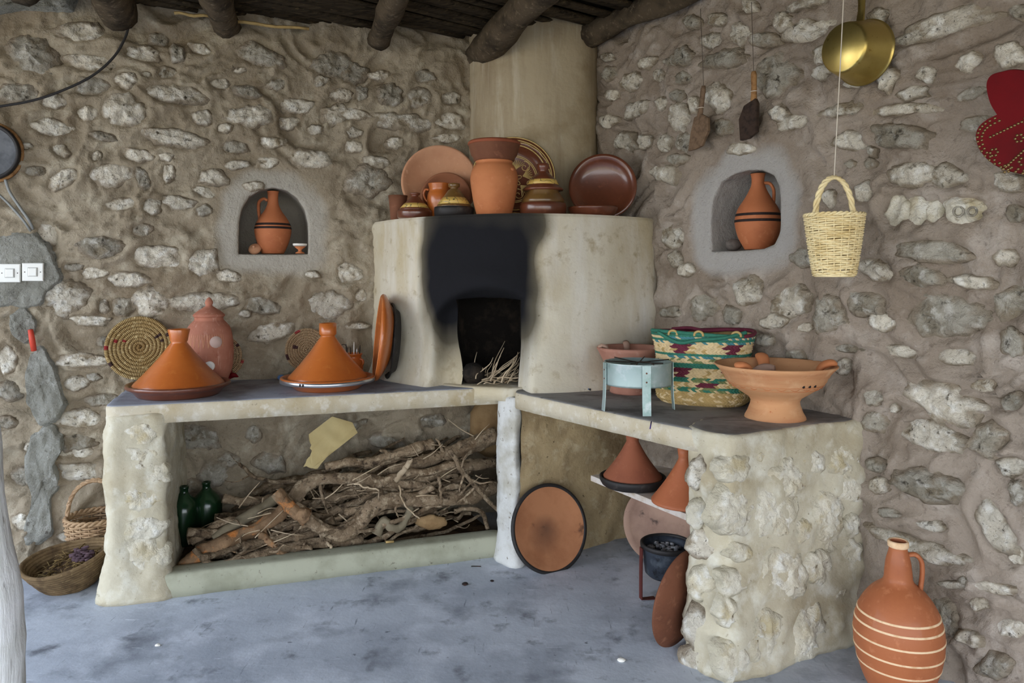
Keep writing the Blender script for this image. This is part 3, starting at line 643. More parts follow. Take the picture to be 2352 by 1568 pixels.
def slab(poly, z0, z1, seed, mats, name, parent, amp=.006):
    V, f, m = prism(poly, z0, z1, .025, amp, 0, seed, 1, 12, .010)
    mb = MB(); mb.add(V, f); nf = len(f)
    # the walked-on top takes the second material
    for i in range(nf):
        if i >= nf-2-m*2 and i != nf-1: mb.m[i] = 1
    return mb.build(name, mats, parent)
def L2(s, k): p = FP+eF*s-nF*k; return (p[0], p[1])      # along the firewood counter, metres back from its front

# ------------------------------------------------------------------ firewood counter
fc = thing('firewood_counter', 'masonry counter over the open firewood bay with stone end pillar', 'counter', (0, 0, 0))
pil = MB().add(*prism([L2(-.225, .03), L2(-.20, .0), L2(-.02, -.005), L2(.0, .0), L2(.0, .66), L2(-.225, .66)], 0, .715, .016, .020, .03, 1)[:2]).build('pillar', M['pillar'], fc)
add_stones([(c, A*1.15, B*1.15) for c, A, B in stone_frames(SPL, FP, nF)], nF, pil, 5000, [M['stone_cream']], .5, off=-.001)
slab([L2(-.222, .02), L2(-.20, -.004), L2(1.36, -.004), L2(1.40, .10), L2(1.40, .80), L2(-.222, .655)], .675, ZC, 3, [M['slab'], M['slabtop_l']], 'slab', fc)
MB().add(*prism([L2(-.03, -.005), L2(1.37, -.005), L2(1.37, .09), L2(-.03, .09)], 0, .088, .025, .006, .012, 4)[:2]).build('kerb', M['kerb'], fc)
MB().add(*prism([(-.065, 3.30), (-.058, 3.235), (.015, 3.165), (.040, 3.20), (.03, 3.40), (-.03, 3.42)], 0, .72, .014, .014, .02, 5)[:2]).build('divider_post', M['whiteplaster'], fc)

# ------------------------------------------------------------------ right-hand counter
tc_ = thing('brazier_counter', 'masonry counter along the right wall ending in a stone pillar', 'counter', (0, 0, 0))
pb = [(.57, 2.42), (.605, 2.335), (.675, 2.275), (1.24, 2.555), (1.12, 2.76), (.66, 2.56)]
V, f, m = prism(pb, 0, .754, .016, .024, .02, 6); mb = MB(); mb.add(V, f)
for i in range(len(f)-2-m, len(f)-1): mb.m[i] = 1          # its top is part of the worn counter top
pir = mb.build('pillar', [M['pillar'], M['slabtop']], tc_)
P1 = np.array([.675, 2.275, 0]); e1 = np.array([.565, .28, 0]); e1 /= np.linalg.norm(e1); n1 = np.array([e1[1], -e1[0], 0])
add_stones(stone_frames(SPR, P1, n1), n1, pir, 5200, [M['stone_cream']], .60, off=.001)
P2 = np.array([.605, 2.335, 0]); e2 = np.array([.075, -.085, 0]); e2 /= np.linalg.norm(e2); n2 = np.array([e2[1], -e2[0], 0]); n2 = n2*(1 if n2[1] < 0 else -1)
P2b = np.array([.60, 2.345, 0]); n2 = np.array([-.80, -.60, 0])
add_stones(stone_frames(SPRl, np.array([.635, 2.315, 0]), np.array([-.55, -.83, 0])), np.array([-.55, -.83, 0]), pir, 5400, [M['stone_cream'], M['stone']], .6, off=-.004)
slab([(.01, 3.145), (.30, 2.755), (.565, 2.405), (.615, 2.36), (.69, 2.33), (.94, 2.44), (1.20, 2.58), (.98, 3.02), (.72, 3.46), (.55, 3.55), (.2, 3.45), (.03, 3.40)], .68, ZC, 8, [M['slab'], M['slabtop']], 'slab', tc_)

# ------------------------------------------------------------------ bread oven with its chimney
ov = thing('bread_oven', 'rounded plaster bread oven in the corner, soot above its mouth', 'oven', (0, 0, 0))
curve = spline([(-.78, 3.86, 0), (-.70, 3.72, 0), (-.56, 3.49, 0), (-.36, 3.305, 0), (-.16, 3.19, 0), (.02, 3.145, 0), (.20, 3.16, 0), (.40, 3.235, 0), (.57, 3.35, 0), (.69, 3.47, 0), (.78, 3.62, 0)], 400)
cv = np.array(curve); 
xs = np.concatenate([np.arange(-.78, -.255, .015), np.linspace(-.245, .040, 20), np.arange(.056, .79, .015)])
iL, iR = len(np.arange(-.78, -.255, .015)), len(np.arange(-.78, -.255, .015))+19
zs = np.concatenate([np.linspace(.745, 1.135, 27), np.arange(1.15, ZT-.012, .015), [ZT-.010, ZT-.003, ZT]]); jT = 26
GX, GZ = np.meshgrid(xs, zs, indexing='ij')
w_hole = np.exp(-((GX+.245)/.06)**2)
GXs = GX+w_hole*.035*(1-sstep(.75, 1.0, GZ))+np.exp(-((GX-.04)/.05)**2)*-.012*(1-sstep(.75, .95, GZ))
GY = np.interp(GXs, cv[:, 0], cv[:, 1])
Q = np.stack([GXs, GY, GZ], -1)
din = .135*sstep(-.372, -.265, GXs)*(1-sstep(.035, .080, GXs))*(1-sstep(1.13, 1.205, GZ+.04*((GXs+.1)/.15)**2))
hood = .035*np.exp(-((GXs+.10)/.22)**2)*np.exp(-((GZ-1.22)/.07)**2)
lump = .012*fbm(Q*4, 3)+.004*fbm(Q*14, 3)
flare = .035*np.maximum(0, 1-(GZ-.745)/.14)**2
dy = din-hood-lump-flare
rim = np.where(GZ > ZT-.005, .008, 0)
tx = np.gradient(np.interp(xs, cv[:, 0], cv[:, 1]), xs); nrm = np.stack([tx, -np.ones_like(tx)], 1); nrm /= np.linalg.norm(nrm, axis=1)[:, None]
OX = GXs+nrm[:, :1]*(hood+lump+flare-rim)*1.0; OY = GY+nrm[:, 1:]*(hood+lump+flare-rim)+din
GZ2 = GZ+np.where(np.abs(GZ-1.135) < .001, .012*np.cos((GXs+.1)/.15*1.3), 0)*((GXs > -.26) & (GXs < .05))
V = np.stack([OX, OY, GZ2], -1)
nx, nzv = GX.shape; idx = np.arange(nx*nzv).reshape(nx, nzv); f = []
for i in range(nx-1):
    for j in range(nzv-1):
        if iL <= i < iR and j < jT: continue
        f.append((idx[i, j], idx[i+1, j], idx[i+1, j+1], idx[i, j+1]))
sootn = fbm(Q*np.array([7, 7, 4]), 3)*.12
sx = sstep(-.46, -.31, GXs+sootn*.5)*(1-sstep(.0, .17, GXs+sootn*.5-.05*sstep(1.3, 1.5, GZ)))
soot = sx*(.34*sstep(.72, .92, GZ+sootn)+.64*sstep(.88, 1.07, GZ+sootn))*(1-.20*sstep(1.34, 1.53, GZ+sootn*.5))  # soot over the hood; dark tone carried on down the jambs, fading lower
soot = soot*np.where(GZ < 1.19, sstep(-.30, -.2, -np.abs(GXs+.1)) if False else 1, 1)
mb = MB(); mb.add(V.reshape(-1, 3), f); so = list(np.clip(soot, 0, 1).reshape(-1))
# top shelf of the oven: fan back to the corner
top = [tuple(V[i, -1]) for i in range(nx)]; k0 = mb.n
ctr = (.10, 3.70, ZT)
mb.add(top+[ctr, (-.78, 3.98, ZT), (.25, 4.15, ZT), (.95, 3.75, ZT)], [(i, i+1, nx) for i in range(nx-1)]+[(nx+1, 0, nx), (nx+2, nx+1, nx), (nx+3, nx+2, nx), (nx-1, nx+3, nx)])
so += [.0]*(nx+4)
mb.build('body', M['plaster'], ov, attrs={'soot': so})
# firebox behind the mouth
edge = [V[iL, j] for j in range(jT+1)]+[V[i, jT] for i in range(iL+1, iR)]+[V[iR, j] for j in range(jT, -1, -1)]
edge = np.array(edge); ec = edge.mean(0); rows = [edge]
for k, (sc_, dy_) in enumerate(((1.0, .05), (1.0, .12), (1.2, .16), (1.3, .30), (1.0, .44))):
    q = ec+(edge-ec)*np.array([sc_, 1, sc_ if k > 1 else 1]); q[:, 1] = edge[:, 1]*(.4)+ec[1]*.6+dy_; q[:, 2] = np.maximum(q[:, 2], .74)
    q = q+np.stack([.012*fbm(q*12, 2)]*3, 1)*(k > 0); rows.append(q)
m = len(edge); fb = MB(); FV = np.concatenate(rows+[(ec+np.array([0, .46, 0]))[None]])
ff = [(i*m+k, i*m+(k+1) % m, (i+1)*m+(k+1) % m, (i+1)*m+k) for i in range(len(rows)-1) for k in range(m)]+[((len(rows)-1)*m+k, (len(rows)-1)*m+(k+1) % m, len(rows)*m) for k in range(m)]
fb.add(FV, ff).build('firebox', M['soot'], ov)
hz = MB(); hz.add(*prism([(-.36, 3.86), (-.36, 3.36), (-.22, 3.275), (.0, 3.20), (.03, 3.20), (.16, 3.34), (.16, 3.86)], .70, .757, .03, .006, 0, 12)[:2]).build('hearth', M['plaster'], ov, attrs=None)
# chimney breast
cvc = np.array(spline([(-.26, 4.0, 0), (-.215, 3.84, 0), (-.15, 3.735, 0), (.02, 3.655, 0), (.20, 3.645, 0), (.35, 3.70, 0), (.43, 3.80, 0), (.47, 3.95, 0)], 60))
cz = np.linspace(ZT-.02, 2.56, 46); V = []
for z in cz:
    k = 1+.10*max(0, 1-(z-ZT)/.25)**2; q = cvc.copy(); q[:, :2] = np.array([.10, 3.95])+(q[:, :2]-np.array([.10, 3.95]))*k; q[:, 2] = z
    q[:, 1] -= .012*fbm(q*4, 3)+.004*fbm(q*14, 2); V.append(q)
V = np.concatenate(V); m = 60; f = [(i*m+k, i*m+k+1, (i+1)*m+k+1, (i+1)*m+k) for i in range(len(cz)-1) for k in range(m-1)]
MB().add(V, f).build('chimney', M['chimney'], ov)
# rough wall below the oven, at the back of the alcove
aw = resample([(.035, 3.19), (.30, 3.355), (.60, 3.55), (.72, 3.62)], .02, False); az = np.linspace(0, .70, 30); V = []
an = np.array([.55, -.83])
for z in az:
    q = np.concatenate([aw, np.full((len(aw), 1), z)], 1); d = .02*fbm(q*6+3, 3)+.008*fbm(q*22, 3)-.02*np.maximum(0, fbm(q*16+9, 2)-.35)*3
    q[:, :2] += d[:, None]*an; V.append(q)
V = np.concatenate(V); m = len(aw)
MB().add(V, [(i*m+k, i*m+k+1, (i+1)*m+k+1, (i+1)*m+k) for i in range(len(az)-1) for k in range(m-1)]).build('base_wall', M['alcove'], ov)
# kindling twigs in the mouth
rg = random.Random(31)
for i in range(46):
    x0 = rg.uniform(-.20, .02); y0 = rg.uniform(3.27, 3.42); L = rg.uniform(.08, .24)*(1.15 if i < 12 else .8); a = rg.gauss(.75, .5); el = abs(rg.gauss(.35, .35)) if i > 14 else rg.uniform(.6, 1.15)
    if i < 14: x0 = rg.uniform(-.12, -.02); a = rg.gauss(.35, .35)
    d = np.array([math.cos(a)*math.cos(el), .25*math.sin(a)*math.cos(el), math.sin(el)]); s0 = np.array([x0, y0, .762+rg.uniform(0, .03)])
    if s0[0]+d[0]*L > .03: L = max(.06, (.03-s0[0])/max(d[0], .05)); L = min(L, .2)
    path = [s0+d*L*t+np.array([.006*math.sin(5*t+i), .006*math.cos(4*t+i), .005*math.sin(6*t)]) for t in np.linspace(0, 1, 8)]
    o = MB().add(*tube(path, np.linspace(.0035, .0012, 8)*rg.uniform(.8, 1.3), 5)).build('kindling_twig', M['bark_pale'])
    tag(o, '%s dry kindling twig in the %s of the oven mouth' % ('steep' if el > .55 else 'flat-lying', 'left' if x0 < -.1 else 'right'), 'twig', 'kindling twigs in the oven mouth')
V, f = stone_mesh(np.array([.055, 0, 0]), np.array([0, 0, .06]), np.array([0, -1., 0]), .04, 71)
def lump_obj(name, c, r, material, seed, sq=(1, 1, 1), parent=None):
    n, m = 14, 20; V = []; 
    for i in range(n+1):
        ph = PI*i/n
        for k in range(m):
            a = 2*PI*k/m; V.append((math.sin(ph)*math.cos(a), math.sin(ph)*math.sin(a), math.cos(ph)))
    V = np.array(V); V = V*(1+.22*fbm(V*1.6+seed, 3))[:, None]*r*np.array(sq)
    f = [(i*m+k, (i+1)*m+k, (i+1)*m+(k+1) % m, i*m+(k+1) % m) for i in range(n) for k in range(m)]
    return MB().add(V, f).build(name, material, parent, loc=c)
tag(lump_obj('oven_stone', (-.175, 3.36, .80), .05, M['soot'], 4), 'sooty round stone lying in the oven mouth', 'stone')

# ------------------------------------------------------------------ whitewashed post near the camera
path = [np.array([-1.150, 1.60, 0])+np.array([x, 0, z]) for z, x in ((0, .035), (.25, .025), (.5, .005), (.8, -.03), (1.1, -.08), (1.5, -.16), (2.0, -.26), (2.40, -.335))]
path = spline([tuple(p) for p in path], 40)
po = MB().add(*tube(path, [.072+.006*math.sin(i*.7) for i in range(40)], 20, rough=.10, seed=3)).build('roof_post', M['white_trunk'])
tag(po, 'whitewashed crooked tree-trunk post at the left edge of the floor', 'post')

# ================================================================== things
def orient(nz, up=(0, 0, 1)):
    """rotation whose local Z looks along nz and local Y is as upright as it can be"""
    z = Vector(nz).normalized(); x = Vector(up).cross(z)
    if x.length < 1e-4: x = Vector((1, 0, 0))
    x.normalize(); y = z.cross(x)
    return Matrix((x, y, z)).transposed().to_euler()
def base(u, z, d): p = at(u, HZ, d); return (p.x, d, z)
def sc(prof, k): return [(r*k, z*k) for r, z in prof]
def handle(pts, r, seg=10, n=22, flat=.7): return tube(spline(pts, n), r, seg, flat=flat)
def ring_on(prof, z0, z1, off=.0012, n=6):
    """thin raised band following a turned profile between two heights"""
    zs_ = [p[1] for p in prof]; rs_ = [p[0] for p in prof]; k = int(np.argmax(zs_)); out = []
    rr = lambda z: float(np.interp(z, zs_[:k+1], rs_[:k+1]))
    Zs = np.linspace(z0, z1, n); out = [(rr(z0)-.002, z0)]+[(rr(z)+off, z) for z in Zs]+[(rr(z1)-.002, z1)]
    return out

# ------------------------------------------------------------------ jugs and jar
def jug(u, d, z, outline, inner, bands, hpts, hr, material, name, label, cat, bandmat, rz=0):
    k = d/F; t = thing(name, label, cat, base(u, z, d), (0, 0, rz))
    pr = smooth_prof(sc(outline, k), 40); ins = [(max(r-.006, .004), zz) for r, zz in reversed(pr[-12:])]
    MB().add(*lathe(pr+ins, 48)).build('body', material, t)
    for (a, b) in bands: MB().add(*ring(ring_on(pr, a*k, b*k), 48)).build('band', bandmat, t)
    MB().add(*handle([(x*k, y*k, zz*k) for x, y, zz in hpts], hr*k)).build('handle', material, t)
    return t
jug(627, 3.66, at(627, 583, 3.56).z+.004, [(24, 0), (26, 4), (34, 22), (40, 45), (40, 60), (33, 78), (20, 97), (13, 112), (11.5, 126), (12, 138), (13.5, 143)], 0, [(56, 61), (64, 69)],
    [(-12, 0, 122), (-22, 0, 126), (-32, 0, 118), (-33, 0, 100), (-30, 0, 78)], 5, M['clay_jug'], 'jug', 'orange clay jug with two black bands in the arched left niche', 'jug', M['bandblack'])
pn = onplane(1741, 574, PR-nR*.10, nR)
jug(1741, pn[1], at(1741, 573, 2.93).z+.004, [(30, 0), (32, 5), (44, 28), (51, 55), (51, 72), (44, 95), (28, 120), (17, 142), (14, 155), (15, 168), (17, 174)], 0, [(62, 68), (76, 82)],
    [(13, 0, 152), (26, 0, 150), (34, 0, 135), (34, 0, 112), (33, 0, 100)], 5.5, M['clay_jug'], 'jug', 'tall red clay jug with black bands in the right-hand niche', 'jug', M['bandblack'], rz=-.35)
J = jug(2063, 2.2, 0, [(56, 0), (60, 10), (78, 50), (91, 98), (95, 140), (92, 172), (80, 208), (58, 240), (33, 262), (29, 285), (26, 310), (19.5, 335), (19.5, 350), (21, 354)], 0, [],
    [(20, 0, 324), (36, 0, 326), (48, 0, 312), (50, 0, 285), (46, 0, 246)], 7.5, M['clay_jar'], 'water_jar', 'large amber clay jar with white rings on the floor by the wall', 'jar', M['slipwhite'], rz=-.25)
k = 2.2/F; jp = smooth_prof(sc([(56, 0), (60, 10), (78, 50), (91, 98), (95, 140), (92, 172), (80, 208), (58, 240), (33, 262), (29, 285), (26, 310), (19.5, 335), (19.5, 350), (21, 354)], k), 40)
for zz in (78, 110, 143, 172, 192): MB().add(*ring(ring_on(jp, zz*k, (zz+4.2)*k, .0015), 48)).build('white_ring', M['slipwhite'], J)
MB().add(*ring([(19.3*k, 340*k), (22*k, 342*k), (22.5*k, 352*k), (20*k, 356*k), (17*k, 354*k), (16.5*k, 340*k)], 36)).build('rim', M['slipwhite'], J)
# small things in the niches
zl = at(627, 583, 3.56).z+.004
t = thing('pot_lid', 'small pale clay lid leaning at the foot of the left niche jug', 'lid', (at(585, 575, 3.60).x, 3.60, zl+.022), orient((.1, -1, .55)))
MB().add(*lathe([(0.030, -.004), (.030, .0), (.022, .009), (.010, .013), (.006, .016), (.008, .022), (.004, .026), (0, .026)], 28)).build('body', M['clay_pale'], t)
t = thing('footed_cup', 'tiny white-rimmed footed cup in the left niche', 'cup', (at(689, 580, 3.62).x, 3.62, zl))
MB().add(*lathe([(.022, 0), (.021, .004), (.009, .010), (.008, .018), (.024, .030), (.030, .040), (.028, .040), (.020, .030), (0, .026)], 28)).build('body', M['clay'], t)
MB().add(*ring([(.0285, .034), (.034, .042), (.034, .048), (.030, .048), (.028, .040)], 28)).build('rim', M['white_slip'], t)
p = onplane(1684, 566, PR-nR*.07, nR)
tag(lump_obj('pebble', (p[0], p[1], at(1741, 573, 2.93).z+.026), .030, M['pebble'], 9, (1.15, 1, .85)), 'dark rounded pebble beside the jug in the right niche', 'stone')

# ------------------------------------------------------------------ tagines
def tagine(u, d, z, dish, cone, name, label, mdish, mlid, group=None, extra=None):
    k = d/F; t = thing(name, label, 'tagine', base(u, z, d), group=group)
    if dish: MB().add(*lathe(sc(dish, k), 56)).build('dish', mdish, t)
    l = MB().add(*lathe(sc(cone, k), 56)).build('lid', mlid, t)
    if extra: extra(t, l, k)
    return t
dish1 = [(86, 0), (90, 4), (95, 11), (103, 17), (110, 20), (112, 24), (111, 28), (105, 28), (101, 22), (88, 10), (0, 8)]
def lid_profile(rb, z0, rn, zn, collar): 
    p = [(rb-6, z0-1), (rb, z0), (rb, z0+4), (rb-3, z0+8)]
    for i in range(1, 9):
        t = i/8; p.append(((rb-3)*(1-t)+rn*t-3.5*math.sin(t*PI), (z0+8)*(1-t)+zn*t))
    return p+collar
def rings1(t, l, k):
    for zz, r in ((27, 99.5), (70, 60)): MB().add(*ring(sc([(r, zz), (r+1.2, zz+1), (r, zz+2.4)], k), 56)).build('throwing_ring', M['glaze'], l)
tagine(411, 3.08, ZC, dish1, lid_profile(98, 21, 18.5, 118, [(17, 121), (19, 124), (21, 136), (24, 149), (23, 151), (19, 150), (15, 130), (0, 122)]), 'tagine', 'large amber glazed tagine with flared collar at the left end of counter', M['glaze_dark'], M['glaze'])
def band2(t, l, k):
    MB().add(*ring(sc([(104.5, 17), (106.2, 17.2), (106.2, 25.6), (104.5, 26)], k), 64)).build('metal_band', M['steel'], t)
    for a in (-1.92, -1.895, -1.85, -1.83): MB().add(*box(106.4*k*math.cos(a), 106.4*k*math.sin(a), 21.5*k, .003, .0025, .010)).build('print_mark', M['bandblack'], t)
dish2 = [(70, 0), (74, 3), (86, 12), (97, 16), (103, 17), (105, 22), (105, 28), (99, 29), (95, 22), (84, 11), (0, 8)]
tagine(753, 3.25, ZC, dish2, lid_profile(89, 23, 16.5, 119, [(15.5, 121), (18.5, 123), (19.5, 126), (19.5, 150), (16.5, 150), (14, 126), (0, 120)]), 'tagine', 'amber glazed tagine with shiny metal band around its dish', M['glaze'], M['glaze'], extra=band2)
ZS = .42
dish4 = [(66, 0), (70, 3), (75, 12), (76, 20), (73, 22), (70, 20), (64, 8), (0, 6)]
tagine(1453, 2.88, ZS+.012, dish4, lid_profile(67, 17, 14, 100, [(14, 104), (17, 118), (13, 118), (0, 104)]), 'tagine', 'matt red clay tagine in a blackened dish on the low shelf', M['black'], clay('matt_red_clay', C(140, 82, 58), C(124, 70, 50), C(150, 94, 70), .8))
tagine(1572, 2.66, ZS+.012, None, lid_profile(75, 1, 14, 98, [(13, 104), (14, 108), (17, 130), (13, 130), (0, 106)]), 'tagine', 'orange clay tagine lid standing alone on the low shelf', M['glaze'], clay('satin_orange_clay', C(166, 96, 62), C(150, 84, 52), C(178, 110, 74), .6, .1))
# small glazed tagines on the oven
def small_tagine(u, d, label, r, hd, hl, top, md, ml):
    k = d/F; t = thing('small_tagine', label, 'tagine', base(u, ZT, d), group='small painted tagines on the oven')
    MB().add(*lathe(sc([(r*.9, 0), (r, 3), (r*1.02, hd*.75), (r, hd), (r*.93, hd), (r*.9, 4), (0, 3)], k), 44)).build('dish', md, t)
    rc = r*.9
    l = MB().add(*lathe(sc([(rc*.95, hd-1), (rc, hd), (rc*.98, hd+3), (rc*.62, hd+(hl-hd)*.6), (rc*.34, hl), (r*.2, hl+3), (r*.19, hl+6), (r*.29, hl+8), (r*.30, top-1), (r*.26, top), (0, top)], k), 44)).build('lid', ml, t)
    a0, a1 = hd+3+(hl-hd)*.08, hd+(hl-hd)*.56; R0 = rc*.98; R1 = rc*.62; zt = hd+(hl-hd)*.6
    rr = lambda z: R0+(R1-R0)*(z-hd-3)/(zt-hd-3)
    MB().add(*ring(sc([(rr(a0), a0), (rr(a0)+.9, a0), (rr(a1)+.9, a1), (rr(a1), a1)], k), 44)).build('painted_band', M['yellow_band'], l)
    return t
small_tagine(953, 3.47, 'small brown tagine with slim yellow band beside the clay cup', 40, 19, 48, 60, M['glaze_dark'], M['glaze_dark'])
small_tagine(1043, 3.38, 'small dark-bodied tagine with wide yellow painted band before the clay jug', 45, 23, 62, 78, M['darkmetal'], M['olive'])
k = 3.33/F; t = thing('small_tagine', 'tallest small tagine, olive and brown in tiers, beside the big clay pot', 'tagine', base(1247, ZT, 3.33), group='small painted tagines on the oven')
MB().add(*lathe(sc([(49, 0), (53, 3), (54, 24), (52, 30), (47, 31), (44, 8), (0, 4)], k), 44)).build('dish', M['glaze_dark'], t)
b_ = MB().add(*lathe(sc([(47, 29), (49, 31), (49, 38), (44, 46), (36, 56), (36, 62), (0, 62)], k), 44)).build('body', M['olive'], t)
l = MB().add(*lathe(sc([(46, 59), (47, 62), (44, 65), (36, 72), (30, 84), (18, 96), (11, 100), (10, 106), (14, 110), (14.5, 120), (12, 122), (0, 122)], k), 44)).build('lid', M['glaze_dark'], t)
MB().add(*ring(sc([(36, 72), (37.2, 72.5), (31.2, 83.5), (30, 84)], k), 44)).build('painted_band', M['yellow_band'], l)

# ------------------------------------------------------------------ other things on the oven
k = 3.57/F; t = thing('clay_cup', 'plain brown clay cup at the left end of the oven top', 'cup', base(914, ZT, 3.57))
MB().add(*lathe(sc([(16, 0), (17, 2), (19, 30), (22, 57), (20, 57), (17, 30), (15, 4), (0, 4)], k), 36)).build('body', M['clay_brown'], t)
k = 3.50/F; t = thing('clay_jug', 'small shiny orange jug with side handle inside the leaning bowls', 'jug', base(1010, ZT, 3.50))
pr = smooth_prof(sc([(22, 0), (26, 20), (29, 40), (28, 55), (24, 66), (25, 74), (27, 82)], k), 24)
MB().add(*lathe(pr+[(max(r-.006, .004), z) for r, z in reversed(pr[-8:])], 36)).build('body', M['glaze'], t)
MB().add(*handle([(-25*k, 0, 68*k), (-33*k, 0, 68*k), (-37*k, 0, 58*k), (-33*k, 0, 46*k), (-27*k, 0, 40*k)], 4*k)).build('handle', M['glaze'], t)
k = 3.32/F; t = thing('clay_pot', 'bulging orange clay pot in the middle of the oven top', 'pot', base(1135, ZT, 3.32))
pr = smooth_prof(sc([(38, 0), (41, 6), (49, 40), (54, 75), (54, 95), (48, 112), (42, 120), (43, 126)], k), 32)
MB().add(*lathe(pr+[(max(r-.007, .004), z) for r, z in reversed(pr[-10:])], 52)).build('body', M['clay'], t)
MB().add(*lathe([(.004, 0), (.013, .003), (.013, .012), (.004, .016)], 14)).build('lug', M['clay'], t, loc=(40*k, -28*k, 100*k))
t = thing('steamer_bowl', 'dark brown flared clay steamer sitting on the orange pot', 'bowl', base(1135, ZT+126*k, 3.32))
MB().add(*lathe(sc([(42, 0), (47, 2), (48, 8), (53, 14), (58, 34), (59, 40), (57, 44), (53, 42), (46, 16), (40, 4), (0, 3)], k), 52)).build('body', M['clay_brown'], t)
MB().add(*ring(sc([(57, 36), (60.5, 38), (60.5, 42), (57, 45.5), (53, 44)], k), 52)).build('rim', clay('red_brown_clay', C(150, 84, 58), C(134, 72, 48), C(160, 96, 70), .8), t)
def leaning(name, label, cat, c, n, prof, material, seg=64, attrs=None, group=None):
    t = thing(name, label, cat, c, orient(n), group=group); mb = MB(); v, f = lathe(prof, seg); mb.add(v, f)
    a = None
    if attrs: a = {attrs: [max(0, 1-math.hypot(p[0]+.01, p[1]+.02)/(max(q[0] for q in prof)*.62)) for p in v]}
    mb.build('body', material, t, attrs=a); return t
def dishprof(R, depth, th=.010, flat=.55, lip=.012):
    """shallow dish facing +Z, rim at z = 0"""
    return [(0, -depth-th), (R*flat, -depth-th), (R*.86, -depth*.45-th), (R*.985, -th*1.3), (R, -th*.5), (R-.002, .0), (R-lip, .0), (R*.86-lip*.4, -depth*.42), (R*flat-.004, -depth), (0, -depth)]
leaning('clay_bowl', 'large pale terracotta bowl leaning behind the small tagines', 'bowl', (at(1010, 0, 3.60).x, 3.60, ZT+.192), (.10, -1, .18), dishprof(.187, .062, .012, .5), M['clay_pale'])
leaning('clay_bowl', 'smaller brown bowl leaning inside the large pale terracotta bowl', 'bowl', (at(1024, 0, 3.56).x, 3.565, ZT+.118), (.02, -1, .22), dishprof(.122, .040, .010, .5), clay('dull_brown_clay', C(150, 98, 70), C(132, 84, 60), C(164, 112, 84), .85))
leaning('glazed_plate', 'dark red-brown glazed plate leaning at the right end of the oven top', 'plate', (at(1384, 0, 3.44).x, 3.44, ZT+.150), (-.16, -1, .16), dishprof(.158, .036, .010, .62, .016), M['glaze_dark'])
k = 3.36/F; t = thing('shallow_dish', 'low brown clay dish lying before the leaning glazed plate', 'dish', base(1361, ZT, 3.36))
MB().add(*lathe(sc([(46, 0), (50, 3), (57, 18), (58, 22), (55, 22), (50, 8), (0, 5)], k), 48)).build('body', M['glaze_dark'], t)
# the slip-painted plate
R = .206; t = leaning('patterned_plate', 'dark brown plate with cream rings and flower pattern behind the pot', 'plate', (at(1180, 0, 3.60).x, 3.60, ZT+.212), (.04, -1, .13), dishprof(R, .030, .010, .62, .05), M['glaze_dark'])
dec = MB()
def flat_ring(r, z, w=.0016, wav=0, n=90): return tube([((r+wav*math.sin(17*a))*math.cos(a), (r+wav*math.sin(17*a))*math.sin(a), z) for a in np.linspace(0, 2*PI, n, endpoint=False)], w, 5, closed=True)
for r, z, w, wv in ((R-.006, .001, .0032, 0), (R-.020, .001, .0028, 0), (R-.028, .0008, .0022, .002), (R-.044, .001, .0032, 0)): dec.add(*flat_ring(r, z, w, wv))
dec.build('slip_rings', M['slip'], t)
fl_ = MB(); zf = -.0295
for r in (.118, .111): fl_.add(*flat_ring(r, zf, .0022))
for j in range(6):
    a = 2*PI*j/6+.3; c0 = np.array([math.cos(a), math.sin(a), 0]); t0 = np.array([-math.sin(a), math.cos(a), 0])
    for q in np.linspace(-.55, .55, 8):
        e = c0*math.cos(q)+t0*math.sin(q); p0 = c0*.048+np.array([0, 0, zf])
        fl_.add(*tube(spline([p0, p0+e*.022+t0*q*.006, p0+e*.048+t0*q*.02], 6), .0019, 5))
    c1 = np.array([math.cos(a+.52), math.sin(a+.52), 0])*.082+np.array([0, 0, zf])
    fl_.add(*tube([c1+np.array([math.cos(w), math.sin(w), 0])*(.003+.0032*w) for w in np.linspace(0, 8, 26)], .0019, 5))
    fl_.add(*tube([c0*.026+np.array([0, 0, zf])+.012*(math.cos(w)*c0*1.3+math.sin(w)*t0*.7) for w in np.linspace(0, 2*PI, 20, endpoint=False)], .0019, 5, closed=True))
fl_.build('slip_flowers', M['slip'], t)

# ------------------------------------------------------------------ left counter: trays, urn, cutlery pot, plates
def coil_tray(c, n, R, turns, material, label, marks, seed, name='coiled_tray', dish=.02):
    t = thing(name, label, 'tray', c, orient(n)); rad = R/turns/2*1.04; N = int(turns*44); path = []
    for i in range(N):
        a = 2*PI*turns*i/N; r = max(.002, R*(i/N)*(1-.5/turns)); path.append((r*math.cos(a), r*math.sin(a), dish*(r/R)**2))
    V, f, al = tube(path, rad, 7)
    red = []; dark = []; mid = []
    for i in range(N):
        a = (2*PI*turns*i/N) % (2*PI); r = i/N; cr = cd = 0
        for (a0, r0, w, kind) in marks:
            if abs(((a-a0+PI) % (2*PI))-PI) < w and abs(r-r0) < .55/turns:
                if kind: cr = 1
                else: cd = 1
        red += [cr]*7; dark += [cd]*7; mid += [max(0, 1-r*2.6)]*7
    mb = MB(); mb.add(V, f, al); mb.build('coil', material, t, attrs={'red': red, 'dark': dark, 'mid': mid}, along=True); return t
coil_tray(at(322, 797, 3.325), nL+np.array([0, 0, .12]), .150, 9, M['coil'], 'large coiled straw tray with dark marks leaning behind the left tagine',
          [(1.9, .95, .04, 0), (.45, .9, .10, 0), (.35, .72, .07, 0), (.62, .62, .06, 0), (3.7, .95, .08, 0), (2.8, .72, .07, 1), (2.7, .5, .10, 1), (.9, .98, .12, 1), (3.1, .95, .05, 1)], 1)
